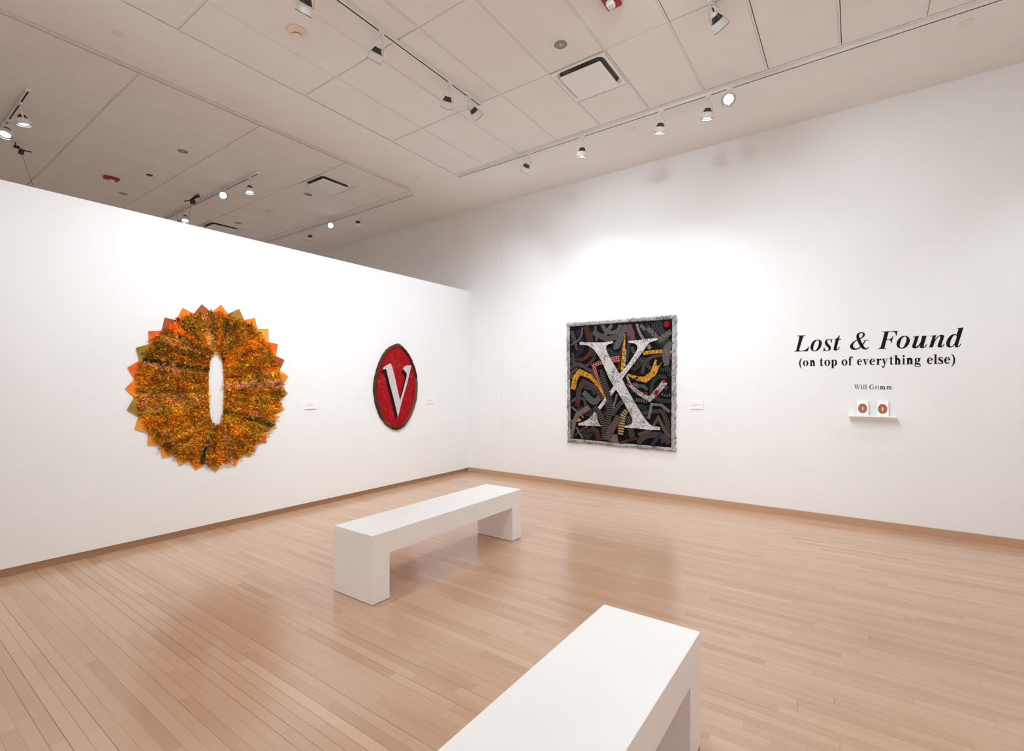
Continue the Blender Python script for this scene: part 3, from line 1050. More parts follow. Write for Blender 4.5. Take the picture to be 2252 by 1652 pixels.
        q = [(0.42, 1.48, 0.05), (0.16, 1.1, 0.18), (0.06, 0.52, 0.22), (0.16, -0.06, 0.18), (0.42, -0.44, 0.05)]
        stroke([(-p[0] if ch == ')' else p[0], p[1], p[2]) for p in q])
    elif ch == 'W':
        c = 1.48
        poly((0.12, c), (0.12 + W * 1.15, c), (0.82, 0.1), (0.72, -0.03)); poly((1.08, c * 0.9), (1.08 + TT, c * 0.9), (0.78, -0.03), (0.72, -0.03))
        poly((0.86, c), (0.86 + W * 1.15, c), (1.55, 0.1), (1.46, -0.03)); poly((1.95, c), (1.95 + TT * 1.2, c), (1.52, -0.03), (1.46, -0.03))
        rect(0, c - 0.05, 0.5, c); rect(0.75, c - 0.05, 1.25, c); rect(1.78, c - 0.05, 2.15, c)
    elif ch == 'G':
        c = 1.48
        o = ell(0.75, c / 2, 0.75, c / 2 + 0.04, 34, 38, 325); i = ell(0.80, c / 2, 0.75 - W * 1.05, c / 2 - TT * 0.6, 34, 40, 322)
        S.append([o + i[::-1]])
        rect(1.18, 0.18, 1.18 + W, 0.66); rect(1.02, 0.62, 1.52, 0.68); rect(1.27, 1.02, 1.34, 1.50)
    return S


def place_glyph(ch, x0, x1, zb, xh, W, TT, parent):
    S = glyph(ch, W, TT)
    xs = [p[0] for s in S for l in s for p in l]
    a, c = min(xs), max(xs)
    mes = []
    holes = [s for s in S if len(s) > 1]
    verts = []
    for s in S:
        mes.append(shape2d([[(x0 + (p[0] - a) / (c - a) * (x1 - x0), zb + p[1] * xh) for p in l] for l in s], LT))
    child_of_wall('letter', on_back(join_meshes(mes)), M['ink'], parent)


sub = empty('subtitle_lettering', (0, YB, 0), 'black bold lettering in brackets under the large title: on top of everything else', 'lettering')
L2 = [('(', A_, 310, 385), ('o', A_, 402, 540), ('n', A_, 568, 712), ('t', A_, 818, 902), ('o', A_, 933, 1080), ('p', A_, 1093, 1252),
      ('o', A_, 1360, 1505), ('f', A_, 1530, 1640), ('e', A_, 1742, 1868), ('v', A_, 1885, 2030), ('e', A_, 2050, 2190),
      ('r', B_, 70, 187), ('y', B_, 197, 335), ('t', B_, 370, 450), ('h', B_, 478, 628), ('i', B_, 655, 722), ('n', B_, 745, 905),
      ('g', B_, 930, 1080), ('e', B_, 1212, 1345), ('l', B_, 1365, 1445), ('s', B_, 1465, 1580), ('e', B_, 1600, 1738), (')', B_, 1760, 1850)]
zb2 = (at_y(1786, 804.7)[1] + at_y(2055, 800.9)[1]) / 2
xh2 = at_y(1786, 792.1)[1] - at_y(1786, 804.7)[1]
for ch, cv, a, c in L2:
    place_glyph(ch, at_y(*cv(a, 950))[0], at_y(*cv(c, 950))[0], zb2, xh2, 0.33, 0.105, sub)
nam = empty('name_lettering', (0, YB, 0), 'small black lettering of a two-word name above the little shelf', 'lettering')
L3 = [('W', 300, 535), ('i', 555, 600), ('l', 635, 682), ('l', 712, 762), ('G', 855, 1030), ('r', 1065, 1140), ('i', 1162, 1207), ('m', 1240, 1440), ('m', 1478, 1672)]
zb3 = at_y(*C_(600, 435))[1]
xh3 = at_y(*C_(600, 320))[1] - zb3
for ch, a, c in L3:
    place_glyph(ch, at_y(*C_(a, 380))[0], at_y(*C_(c, 380))[0], zb3, xh3, 0.23, 0.11, nam)

# ------------------------------------------------------------------ shelf with two booklets
SH_D = 0.10
xa, zs = at_y(1866, 914.5, YB - SH_D); xb, _ = at_y(1972, 918, YB - SH_D)
zs = (zs + at_y(1972, 917.5, YB - SH_D)[1]) / 2
t = empty('wall_shelf', ((xa + xb) / 2, YB, zs), 'narrow white wall shelf under the lettering', 'shelf')
hl = (xb - xa) / 2
link('ledge', bevel_mesh(MB().box(-hl, -SH_D, -0.008, hl, -0.001, 0.008).mesh('ledge'), 0.0015), M['bench'], t)
MB().box(-hl + 0.01, -0.016, -0.045, hl - 0.01, -0.001, -0.008).obj('cleat', M['bench'], t)

m, nt, b = new_mat('printed_wreath', rough=0.5)
n = noise_node(nt, 260, 3)
nt.links.new(ramp(nt, n.outputs[0], [(0.3, srgb(112, 48, 44)), (0.5, srgb(164, 84, 62)), (0.7, srgb(176, 112, 60))]), b.inputs['Base Color'])
M['print'] = m


def booklet(pxa, pxb, pyb, pyt, lab):
    x0, _ = at_y(pxa, pyb, YB - 0.055); x1, _ = at_y(pxb, pyb, YB - 0.055)
    h = at_y((pxa + pxb) / 2, pyt, YB - 0.03)[1] - (zs + 0.008)
    wd2 = (x1 - x0) / 2
    t = empty('booklet', ((x0 + x1) / 2, YB - 0.058, zs + 0.0085), lab, 'booklet', 'booklets on the wall shelf')
    t.rotation_euler = (-math.radians(13), 0, 0)
    link('pages', bevel_mesh(MB().box(-wd2, 0.0, 0.0, wd2, 0.016, h).mesh('pages'), 0.001), M['card'], t)
    cz, rx, rz = h * 0.46, wd2 * 0.80, h * 0.335
    rnd = random.Random(3)
    outer = [(rx * (1 + rnd.uniform(-.03, .03)) * math.cos(i * math.pi / 24), cz + rz * (1 + rnd.uniform(-.04, .04)) * math.sin(i * math.pi / 24)) for i in range(48)]
    hole = [(rx * 0.11 * math.cos(i * math.pi / 10), cz + rz * 0.40 * math.sin(i * math.pi / 10)) for i in range(20)]
    me = shape2d([outer, hole], 0.0006)
    me.transform(Matrix(((1, 0, 0, 0), (0, 0, -1, 0), (0, 1, 0, 0), (0, 0, 0, 1))))
    link('cover_print', me, M['print'], t)
    return t


booklet(1884.5, 1910, 911.5, 880.5, 'white booklet with a brown wreath on the cover, left of the two on the shelf')
booklet(1928, 1954.5, 913, 881.5, 'white booklet with a brown wreath on the cover, right of the two on the shelf')


# ------------------------------------------------------------------ wall labels
def wall_label(corners, wall, lab):
    (x0, y0), (x1, y1) = corners
    f = (lambda a, c: at_y(a, c, YB - 0.005)) if wall == 'b' else (lambda a, c: at_x(a, c, XL + 0.005))
    u0, v0 = f(x0, y0); u1, v1 = f(x1, y1)
    _, v0b = f(x1, y0)
    W_, H_ = u1 - u0, abs(v0 - v1)
    t = empty('wall_label', ((u0 + u1) / 2, YB, (v0 + v1) / 2) if wall == 'b' else (XL, (u0 + u1) / 2, (v0 + v1) / 2), lab, 'wall label', 'white artwork labels')
    put = on_back if wall == 'b' else on_left
    def rectm(a, c, d, e, th):
        return shape2d([[(a, c), (d, c), (d, e), (a, e)]], th)
    o = child_of_wall('card', put(rectm(u0, v1, u1, v0, 0.012)), M['card'], t)
    for k, (a, l) in enumerate(((0.86, 0.42), (0.70, 0.0), (0.58, 0.88), (0.48, 0.80), (0.38, 0.60))):
        if l:
            zz = v1 + H_ * a
            child_of_wall('text_line', put(rectm(u0 + W_ * 0.06, zz - 0.0022, u0 + W_ * l, zz + 0.0022, 0.0124)), M['greyink'], t)


wall_label(((1519, 882), (1546, 900)), 'b', 'small white label card right of the black quilt')
wall_label(((670.5, 883), (695, 899)), 'l', 'small white label card right of the sunburst hanging')
wall_label(((937, 875), (953, 887)), 'l', 'small white label card right of the red oval')

# ================================================================== ARTWORK: RED OVAL WITH A WHITE LETTER
def Z7(x, y): return (780 + x / 6.61, 720 + y / 6.61)
def Z6(x, y): return (240 + x / 3.934, 640 + y / 3.934)
def Z8(x, y): return (1220 + x / 4.859, 670 + y / 4.859)


m, nt, b = new_mat('red_felt', rough=0.85, spec=0.2)
n = noise_node(nt, 28, 5)
nt.links.new(ramp(nt, n.outputs[0], [(0.3, dim(srgb(150, 4, 18), .75)), (0.6, dim(srgb(190, 8, 26), .75)), (0.8, dim(srgb(200, 30, 46), .75))]), b.inputs['Base Color'])
n2 = noise_node(nt, 90, 4)
bump(nt, b, n2.outputs[0], 0.7, 0.008)
M['red_felt'] = m
m, nt, b = new_mat('brown_binding', rough=0.8, spec=0.2)
at = nd(nt, 'ShaderNodeAttribute', attribute_name='tone')
n = noise_node(nt, 70, 4)
ad = nd(nt, 'ShaderNodeMath', operation='MULTIPLY_ADD')
nt.links.new(n.outputs[0], ad.inputs[0]); ad.inputs[1].default_value = 0.35; nt.links.new(at.outputs['Fac'], ad.inputs[2])
nt.links.new(ramp(nt, ad.outputs[0], [(0.15, srgb(44, 26, 18)), (0.5, srgb(84, 52, 32)), (0.8, srgb(118, 74, 48)), (1.0, srgb(160, 105, 80))]), b.inputs['Base Color'])
bump(nt, b, n.outputs[0], 0.5, 0.006)
M['binding'] = m
M['white_felt'] = plain('white_wool', dim(srgb(232, 222, 224), 0.72), 0.9, 0.10, 40, 0.8, 110, spec=0.15)
M['black_felt'] = plain('black_wool', srgb(26, 16, 16), 0.9, 0.1, 40, 0.4, 110, spec=0.15)
M['thread'] = plain('pink_thread', srgb(222, 110, 118), 0.7)

OV = 0.03
outl = [(635, 238), (700, 275), (770, 350), (830, 450), (880, 580), (910, 700), (922, 850), (910, 1000), (880, 1150), (830, 1280), (770, 1390), (700, 1465), (600, 1490), (510, 1450), (440, 1390), (370, 1280), (320, 1150), (295, 1000), (283, 880), (300, 740), (330, 620), (370, 500), (430, 380), (520, 285)]
ocen = at_x(*Z7(605, 865), XL + OV)
oval = empty('oval_hanging', (XL, ocen[0], ocen[1]), 'red oval textile hanging with brown rim and white letter V', 'wall art')
ol = smooth_loop([at_x(*Z7(*p), XL + OV) for p in outl], 4)
rr = random.Random(5)
ol = [(p[0] + rr.uniform(-.004, .004), p[1] + rr.uniform(-.004, .004)) for p in ol]
cy_, cz_ = ocen
def shrink(p, k): return (cy_ + (p[0] - cy_) * (1 - k * 1.25), cz_ + (p[1] - cz_) * (1 - k * 0.72))
# face
ring_k = [0.095, 0.3, 0.6, 0.85]
vs, fs = [], []
N = len(ol)
for j, k in enumerate(ring_k):
    for p in ol:
        q = shrink(p, k) if k < 0.8 else (cy_ + (p[0] - cy_) * 0.04, cz_ + (p[1] - cz_) * 0.04)
        vs.append((q[0], q[1], 0.022 + 0.004 * noise.noise((q[0] * 9, q[1] * 9, 0)) + (0.004 if 0 < j else 0)))
for j in range(3):
    for i in range(N):
        i2 = (i + 1) % N
        fs.append((j * N + i, (j + 1) * N + i, (j + 1) * N + i2, j * N + i2))
fs.append(tuple(3 * N + i for i in range(N - 1, -1, -1)))
me = me_from('face', vs, fs, True)
bm = bmesh.new(); bm.from_mesh(me); bmesh.ops.recalc_face_normals(bm, faces=bm.faces); bm.to_mesh(me); bm.free()
child_of_wall('face', on_left(me), M['red_felt'], oval)
# rim, sewn from several strips
segs = 13
cuts = sorted(rr.sample(range(0, N, 3), segs))
for si, c in enumerate(cuts):
    e = cuts[(si + 1) % segs]
    idx = []
    i = c
    while True:
        idx.append(i)
        if i == e:
            break
        i = (i + 1) % N
    prof = [(0.0, 0.001), (-0.004, 0.014), (0.015, 0.033), (0.05, 0.038), (0.085, 0.034), (0.105, 0.024)]
    vs, fs = [], []
    for i in idx:
        for k, z in prof:
            q = shrink(ol[i], k + rr.uniform(-.006, .006))
            vs.append((q[0], q[1], z + rr.uniform(-.0015, .0015)))
    n_ = len(prof)
    for a in range(len(idx) - 1):
        for k in range(n_ - 1):
            fs.append((a * n_ + k, a * n_ + k + 1, (a + 1) * n_ + k + 1, (a + 1) * n_ + k))
    me = me_from('rim_strip', vs, fs, True)
    at = me.attributes.new('tone', 'FLOAT', 'FACE')
    at.data.foreach_set('value', [rr.choice([0.05, 0.15, 0.25, 0.35, 0.5])] * len(me.polygons))
    bm = bmesh.new(); bm.from_mesh(me); bmesh.ops.recalc_face_normals(bm, faces=bm.faces)
    bm.to_mesh(me); bm.free()
    child_of_wall('rim_strip', on_left(me), M['binding'], oval)
V_ = [(415, 612, 1), (418, 590), (450, 562), (520, 523, 1), (545, 590), (580, 720), (610, 860), (655, 1065, 1), (690, 960), (735, 790), (756, 690), (738, 650), (705, 605), (722, 575), (760, 553, 1), (820, 553, 1), (800, 650), (750, 850), (690, 1050), (650, 1210), (628, 1305, 1), (598, 1180), (555, 1000), (510, 830), (475, 690), (455, 605, 1)]
VS = [(x - 26, y + 52 if y < 1250 else y + 28) + tuple(r) for x, y, *r in V_]
VS = [(x, y) + tuple(r) for x, y, *r in VS]
for nm, pts, mat, off, th in (('letter_shadow', VS, 'black_felt', 0.018, 0.013), ('letter', V_, 'white_felt', 0.018, 0.018)):
    lp = smooth_loop([at_x(*Z7(p[0], p[1]), XL + OV) + tuple(p[2:]) for p in pts], 4)
    child_of_wall(nm, on_left(shape2d([lp], th), off), M[mat], oval)
# squiggling threads on the felt
mb = MB()
for k in range(46):
    while True:
        a = rr.uniform(0, 2 * math.pi); r_ = math.sqrt(rr.uniform(0.1, 1)) * 0.74
        q0 = (605 + 300 * r_ * math.cos(a), 865 + 590 * r_ * math.sin(a))
        if not (430 < q0[0] < 790 and 520 < q0[1] < 1180) or rr.random() < 0.25:
            break
    pts = []
    d = rr.uniform(0, 6.28); x, y_ = q0
    for s in range(7):
        pts.append((x, y_)); d += rr.uniform(-1.3, 1.3); x += math.cos(d) * 14; y_ += math.sin(d) * 22
    w3 = [at_x(*Z7(*p), XL + OV) for p in pts]
    mb.tube(catmull([(p[0], p[1], 0.0275) for p in w3], 3), 0.0011, 5)
me = mb.mesh('threads', True)
o = child_of_wall('threads', on_left(me), M['thread'], oval)
o['kind'] = 'stuff'

# ================================================================== ARTWORK: SUNBURST OF RUFFLED FABRIC
m, nt, b = new_mat('ruffle_fabric', rough=0.75, spec=0.25)
at = nd(nt, 'ShaderNodeAttribute', attribute_name='dye')
n = noise_node(nt, 120, 3)
mx = nd(nt, 'ShaderNodeMix', data_type='RGBA', blend_type='MULTIPLY')
mx.inputs[0].default_value = 0.55
nt.links.new(at.outputs['Color'], mx.inputs[6])
nt.links.new(ramp(nt, n.outputs[0], [(0.3, (0.55, 0.5, 0.45, 1)), (0.7, (1.25, 1.2, 1.1, 1))]), mx.inputs[7])
nt.links.new(mx.outputs[2], b.inputs['Base Color'])
tr = nd(nt, 'ShaderNodeBsdfTranslucent')
nt.links.new(mx.outputs[2], tr.inputs[0])
ms = nd(nt, 'ShaderNodeMixShader')
ms.inputs[0].default_value = 0.38
nt.links.new(b.outputs[0], ms.inputs[1]); nt.links.new(tr.outputs[0], ms.inputs[2])
nt.links.new(ms.outputs[0], nt.nodes['Material Output'].inputs['Surface'])
M['ruffle'] = m


def point_mat(name, c1, c2):
    m, nt, b = new_mat(name, rough=0.7, spec=0.2)
    n = noise_node(nt, 7, 4)
    nt.links.new(ramp(nt, n.outputs[0], [(0.35, c1), (0.65, c2)]), b.inputs['Base Color'])
    return m


PM = [point_mat('orange_cotton', srgb(232, 112, 30), srgb(240, 142, 48)),
      point_mat('rust_cotton', srgb(150, 70, 34), srgb(176, 88, 42)),
      point_mat('olive_cotton', srgb(138, 108, 36), srgb(178, 138, 60)),
      point_mat('gold_cotton', srgb(226, 140, 40), srgb(222, 160, 72)),
      point_mat('peach_cotton', srgb(222, 178, 120), srgb(206, 150, 90)),
      point_mat('red_orange_cotton', srgb(214, 80, 30), srgb(236, 116, 40))]
tips = [(803, 115, 1), (970, 120, 0), (1125, 155, 2), (1262, 232, 0), (1380, 328, 3), (1460, 460, 5), (1518, 597, 1), (1550, 740, 0), (1545, 885, 2), (1518, 1027, 0), (1450, 1185, 4), (1362, 1312, 5), (1225, 1437, 4), (1095, 1517, 0), (920, 1565, 2), (750, 1552, 0), (608, 1510, 3), (460, 1440, 3), (335, 1335, 3), (220, 1195, 3), (155, 1027, 2), (140, 845, 0), (160, 662, 5), (232, 492, 2), (342, 347, 5), (482, 230, 1), (635, 147, 0)]
SD = 0.03
cc = at_x(*Z6(865, 845), XL + SD)
sun = empty('sunburst_hanging', (XL, cc[0], cc[1]), 'round orange ruffled fabric hanging with pointed edge and a tall white slot', 'wall art')
for k, (x, y_, mi) in enumerate(tips):
    d = Vector((865 - x, 845 - y_)).normalized()
    s = 155.0
    d1 = Vector((d.x * 0.7071 - d.y * 0.7071, d.x * 0.7071 + d.y * 0.7071)); d2 = Vector((d.x * 0.7071 + d.y * 0.7071, -d.x * 0.7071 + d.y * 0.7071))
    pts = [(x, y_), (x + d1.x * s, y_ + d1.y * s), (x + d.x * s * 1.35, y_ + d.y * s * 1.35), (x + d2.x * s, y_ + d2.y * s)]
    lp = [at_x(*Z6(*p), XL + 0.01) for p in pts]
    me = on_left(shape2d([lp], 0.004), 0.004 + 0.0022 * (k % 3))
    child_of_wall('fabric_point', me, PM[mi], sun)


def outer_r(a):       # in zoom px round (865,845)
    return 1.0 / math.sqrt((math.cos(a) / 638) ** 2 + (math.sin(a) / 672) ** 2)


def slot_pt(a):
    # superellipse slot
    ca, sa = math.cos(a), math.sin(a)
    n_ = 2.6
    r = (abs(ca / 66) ** n_ + abs(sa / 322) ** n_) ** (-1 / n_)
    return (932 + r * ca, 845 + r * sa)


PALK = 1.42
pal = [srgb(206, 140, 22), srgb(222, 142, 20), srgb(226, 120, 22), srgb(170, 92, 26), srgb(120, 62, 26), srgb(150, 116, 30), srgb(70, 72, 44), srgb(160, 34, 22),
       srgb(226, 160, 106), srgb(222, 176, 44), srgb(196, 112, 20), srgb(230, 146, 28)]
wts = [11, 9, 4, 5, 3, 4, 1.6, 1.4, 4, 7, 8, 7]
rs = random.Random(21)
vs, fs, dye = [], [], []
NR = 330
# backing cloth
NB = 72
for i in range(NB):
    a = 2 * math.pi * i / NB
    so = slot_pt(a); ro = outer_r(a) * 0.97
    for q in (so, (865 + ro * math.cos(a), 845 + ro * math.sin(a))):
        yy, zz = at_x(*Z6(*q), XL + SD)
        vs.append((yy, zz, 0.016)); dye.append(srgb(190, 112, 26))
for i in range(NB):
    i2 = (i + 1) % NB
    fs.append((2 * i, 2 * i + 1, 2 * i2 + 1, 2 * i2))
for k in range(NR):
    # even spacing at the outer rim; directions follow the strips towards the slot
    a = 2 * math.pi * (k + rs.uniform(-.3, .3)) / NR
    ro = outer_r(a) * rs.uniform(0.95, 1.012)
    O = (865 + ro * math.cos(a), 845 + ro * math.sin(a))
    # slot parameter: compress so side strips spread along the long slot sides
    so_t = math.atan2(math.sin(a) * 300, math.cos(a) * 150)
    S0 = slot_pt(a)
    yv = 845 + max(-312, min(312, (O[1] - 845) * 0.62))
    hw = 66 * max(0.0, 1 - abs((yv - 845) / 324) ** 2.6) ** (1 / 2.6)
    S0 = (932 + math.copysign(hw, O[0] - 932), yv)
    if abs(O[0] - 900) < 190:
        S0 = (932 + (O[0] - 900) * 0.30, 845 + math.copysign(min(322, 322 * max(0.0, 1 - abs((O[0] - 900) * 0.30 / 66) ** 2.6) ** (1 / 2.6)), O[1] - 845))
    s0 = [0.0, 0.36, 0.04, 0.30][k % 4] + rs.uniform(-0.02, 0.05)
    s0 = max(0.0, s0 - (0.03 if k % 2 == 0 else 0.0))
    if k % 6 == 0:
        grp_a = rs.choices(pal, wts)[0]; grp_b = rs.choices(pal, wts)[0]
    base = grp_a if rs.random() < 0.72 else rs.choices(pal, wts)[0]
    alt = grp_b if rs.random() < 0.6 else rs.choices(pal, wts)[0]
    L_ = math.hypot(O[0] - S0[0], O[1] - S0[1]) / 3.934 * 0.0055
    A0 = at_x(*Z6(*S0), XL + SD); A1 = at_x(*Z6(*O), XL + SD)
    dv = Vector((A1[0] - A0[0], A1[1] - A0[1])); ln = dv.length; dv.normalize(); nv = Vector((-dv.y, dv.x))
    l = s0 * ln + rs.uniform(0, 0.01) + 0.002
    while l < ln:
        bx = A0[0] + dv.x * l; by = A0[1] + dv.y * l
        jit = rs.gauss(0, 0.006)
        bx += nv.x * jit; by += nv.y * jit
        mixf = min(1, max(0, 0.5 + 2.6 * noise.noise((l * 5, k * 0.35, 3.0))))
        tone = noise.noise((bx * 6, by * 6, 9.1))
        col = [base[q] * (1 - mixf) + alt[q] * mixf for q in range(3)]
        if rs.random() < 0.12:
            c2_ = rs.choices(pal, wts)[0]
            col = [c2_[q] for q in range(3)]
        f = PALK * (1.0 + 0.45 * tone) * rs.uniform(0.7, 1.3)
        col = (col[0] * f * 0.88, col[1] * f * 1.06, col[2] * f * 1.5, 1)
        # one small gathered fold: an S-shaped standing frill
        ang = math.radians(rs.gauss(90, 38))
        e1 = dv * math.cos(ang) + nv * math.sin(ang); e2 = Vector((-e1.y, e1.x))
        half = rs.uniform(0.007, 0.0135); hgt = rs.uniform(0.010, 0.023) + 0.008 * noise.noise((bx * 14, by * 14, 5.1))
        curl = rs.uniform(0.0025, 0.006) * rs.choice((-1, 1)); lean = rs.gauss(0, 0.014); flare = rs.uniform(1.0, 2.2)
        n0 = len(vs)
        for i in range(6):
            t = -1 + 2 * i / 5
            for r_ in range(3):
                q_ = r_ / 2
                o2 = curl * math.sin(3.3 * t) * (0.5 + flare * q_) + lean * q_ * q_
                o1 = half * t * (0.8 + 0.35 * q_)
                z = 0.013 + hgt * (q_ if r_ < 2 else 1.0) + (0.003 * math.sin(5 * t + curl * 900) if r_ == 2 else 0)
                vs.append((bx + e1.x * o1 + e2.x * o2, by + e1.y * o1 + e2.y * o2, z))
                dye.append(col)
        for i in range(5):
            for r_ in range(2):
                a_ = n0 + i * 3 + r_
                fs.append((a_, a_ + 3, a_ + 4, a_ + 1))
        l += rs.uniform(0.008, 0.0125)
me = me_from('ruffles', vs, fs, True)
ca = me.color_attributes.new('dye', 'FLOAT_COLOR', 'POINT')
ca.data.foreach_set('color', [c for d in dye for c in (d[0], d[1], d[2], 1.0)])
o = child_of_wall('ruffles', on_left(me), M['ruffle'], sun)
o['kind'] = 'stuff'

# ================================================================== ARTWORK: BLACK QUILT WITH A SILVER LETTER X
def silver_mat(name, scale=26.0, k=1.0):
    m, nt, b = new_mat(name, rough=0.42, spec=0.5)
    tc = nd(nt, 'ShaderNodeTexCoord')
    n1 = noise_node(nt, scale, 4, vec=tc.outputs['Object'])
    n1.inputs['Distortion'].default_value = 2.2
    n2 = noise_node(nt, 5.0, 2, vec=tc.outputs['Object'])
    ad = nd(nt, 'ShaderNodeMath', operation='MULTIPLY_ADD')
    nt.links.new(n2.outputs[0], ad.inputs[0]); ad.inputs[1].default_value = 0.55; nt.links.new(n1.outputs[0], ad.inputs[2])
    nt.links.new(ramp(nt, ad.outputs[0], [(0.58, dim(srgb(100, 96, 94), k)), (0.69, dim(srgb(160, 155, 152), k)), (0.77, dim(srgb(212, 208, 208), k)),
                                          (0.88, dim(srgb(230, 228, 232), k)), (0.98, dim(srgb(168, 154, 138), k))]), b.inputs['Base Color'])
    bump(nt, b, n1.outputs[0], 1.0, 0.03)
    return m


M['silver'] = silver_mat('silver_crinkle')
M['silver2'] = silver_mat('silver_border', 42, 0.95)


def cloth(name, kind, c1, c2, fu=60.0, fv=60.0, c3=None):
    c1, c2 = dim(c1, 0.46), dim(c2, 0.56)
    c3 = dim(c3, 0.66) if c3 else None
    m, nt, b = new_mat(name, rough=0.85, spec=0.1)
    uv = nd(nt, 'ShaderNodeUVMap')
    sep = nd(nt, 'ShaderNodeSeparateXYZ')
    nt.links.new(uv.outputs[0], sep.inputs[0])

    def math_(op, a, v=None, v2=None):
        x = nd(nt, 'ShaderNodeMath', operation=op)
        for i, q in enumerate((a, v, v2)):
            if q is None:
                continue
            if isinstance(q, (int, float)):
                x.inputs[i].default_value = q
            else:
                nt.links.new(q, x.inputs[i])
        return x.outputs[0]
    fu_ = math_('FRACT', math_('MULTIPLY', sep.outputs[0], fu))
    fv_ = math_('FRACT', math_('MULTIPLY', sep.outputs[1], fv))
    if kind == 'plain':
        n = noise_node(nt, 40, 3); fac = n.outputs[0]
    elif kind == 'stripe':
        fac = math_('GREATER_THAN', fu_, 0.5)
    elif kind == 'diag':
        fac = math_('GREATER_THAN', math_('FRACT', math_('MULTIPLY', math_('ADD', sep.outputs[0], sep.outputs[1]), fu)), 0.6)
    elif kind == 'check':
        a = math_('GREATER_THAN', fu_, 0.5); c = math_('GREATER_THAN', fv_, 0.5)
        fac = math_('ABSOLUTE', math_('SUBTRACT', a, c))
    elif kind == 'grid':
        a = math_('GREATER_THAN', fu_, 0.62); c = math_('GREATER_THAN', fv_, 0.62)
        fac = math_('MAXIMUM', a, c)
    elif kind == 'dots':
        a = math_('GREATER_THAN', fu_, 0.45); c = math_('GREATER_THAN', fv_, 0.45)
        fac = math_('MULTIPLY', a, c)
    elif kind == 'blotch':
        n = noise_node(nt, fu, 3); n.inputs['Distortion'].default_value = 1.0
        fac = n.outputs[0]
    if kind in ('plain', 'blotch'):
        st = [(0.35, c1), (0.62, c2)] if c3 is None else [(0.32, c1), (0.5, c2), (0.66, c3)]
        nt.links.new(ramp(nt, fac, st), b.inputs['Base Color'])
    else:
        nt.links.new(ramp(nt, fac, [(0.3, c1), (0.7, c2)]), b.inputs['Base Color'])
    return m


D = srgb(30, 26, 26)
Q = {
    'black': cloth('quilt_black', 'plain', srgb(22, 20, 19), srgb(34, 31, 28)),
    'tan': cloth('tan_tweed', 'grid', srgb(120, 108, 100), srgb(96, 84, 80), 90, 90),
    'checkbw': cloth('black_white_check', 'check', D, srgb(150, 146, 140), 42, 42),
    'maroon': cloth('maroon_tie', 'plain', srgb(84, 50, 48), srgb(102, 64, 60)),
    'stripeg': cloth('grey_stripe_tie', 'stripe', srgb(50, 45, 44), srgb(116, 108, 104), 28),
    'stripew': cloth('wide_stripe_tie', 'stripe', srgb(46, 40, 38), srgb(108, 100, 90), 30),
    'navy': cloth('navy_tie', 'diag', srgb(38, 36, 52), srgb(62, 60, 78), 34),
    'navyb': cloth('blue_tie', 'plain', srgb(52, 50, 78), srgb(70, 68, 92)),
    'thin': cloth('silver_cord', 'stripe', srgb(60, 58, 56), srgb(176, 172, 168), 60),
    'mauve': cloth('mauve_tie', 'grid', srgb(98, 84, 84), srgb(82, 70, 72), 110, 110),
    'slate': cloth('slate_tie', 'plain', srgb(98, 98, 102), srgb(112, 112, 114)),
    'rose': cloth('rose_stripe_tie', 'diag', srgb(106, 74, 78), srgb(146, 110, 112), 40),
    'beige': cloth('beige_tie', 'plain', srgb(150, 134, 124), srgb(166, 150, 140)),
    'char': cloth('charcoal_tie', 'stripe', srgb(44, 43, 46), srgb(78, 76, 78), 36),
    'red': cloth('red_patch', 'plain', srgb(168, 16, 34), srgb(190, 24, 44)),
    'wine': cloth('wine_patch', 'plain', srgb(108, 36, 48), srgb(124, 42, 54)),
    'gold': cloth('gold_print', 'blotch', srgb(150, 92, 16), srgb(226, 158, 40), 42, 42, srgb(248, 200, 84)),
    'pinkc': cloth('dark_pink_weave', 'grid', srgb(56, 44, 46), srgb(136, 110, 112), 46, 46),
    'dots': cloth('dotted_tie', 'dots', srgb(66, 62, 66), srgb(180, 174, 176), 62, 62),
    'dkgreen': cloth('dark_green_tie', 'plain', srgb(48, 56, 52), srgb(64, 72, 66)),
    'coral': cloth('coral_check', 'grid', srgb(50, 26, 28), srgb(226, 142, 130), 34, 34),
    'redwhite': cloth('red_white_print', 'blotch', srgb(30, 22, 24), srgb(196, 186, 184), 50, 50, srgb(226, 214, 214)),
    'grey': cloth('grey_tie', 'plain', srgb(82, 80, 78), srgb(98, 96, 94)),
    'brown': cloth('brown_stripe_tie', 'diag', srgb(62, 54, 48), srgb(108, 98, 88), 24),
    'taupe': cloth('taupe_tie', 'plain', srgb(134, 116, 106), srgb(148, 130, 120)),
    'tassel': cloth('gold_cream_stripe', 'stripe', srgb(96, 72, 36), srgb(206, 190, 130), 26),
    'rust': cloth('rust_print', 'blotch', srgb(54, 30, 28), srgb(112, 64, 44), 60, 60),
    'plum': cloth('plum_stripe', 'stripe', srgb(56, 50, 58), srgb(88, 80, 88), 34),
    'weave': cloth('brown_pink_weave', 'check', srgb(58, 44, 44), srgb(112, 90, 90), 52, 70),
}
QD = 0.035
qc = at_y(1366, 845, YB - QD)
quilt = empty('quilt_hanging', (qc[0], YB, qc[1]), 'black patchwork quilt of neckties with silver border and letter X', 'wall art')
qp = lambda x, y: at_y(*Z8(x, y), YB - QD)
PXM = (qp(800, 800)[0] - qp(700, 800)[0]) / 100
# ground cloth
lp = [qp(*p) for p in ((140, 215), (1270, 140), (1265, 1560), (145, 1455))]
child_of_wall('ground_cloth', on_back(shape2d([lp], 0.018), 0.003), Q['black'], quilt)
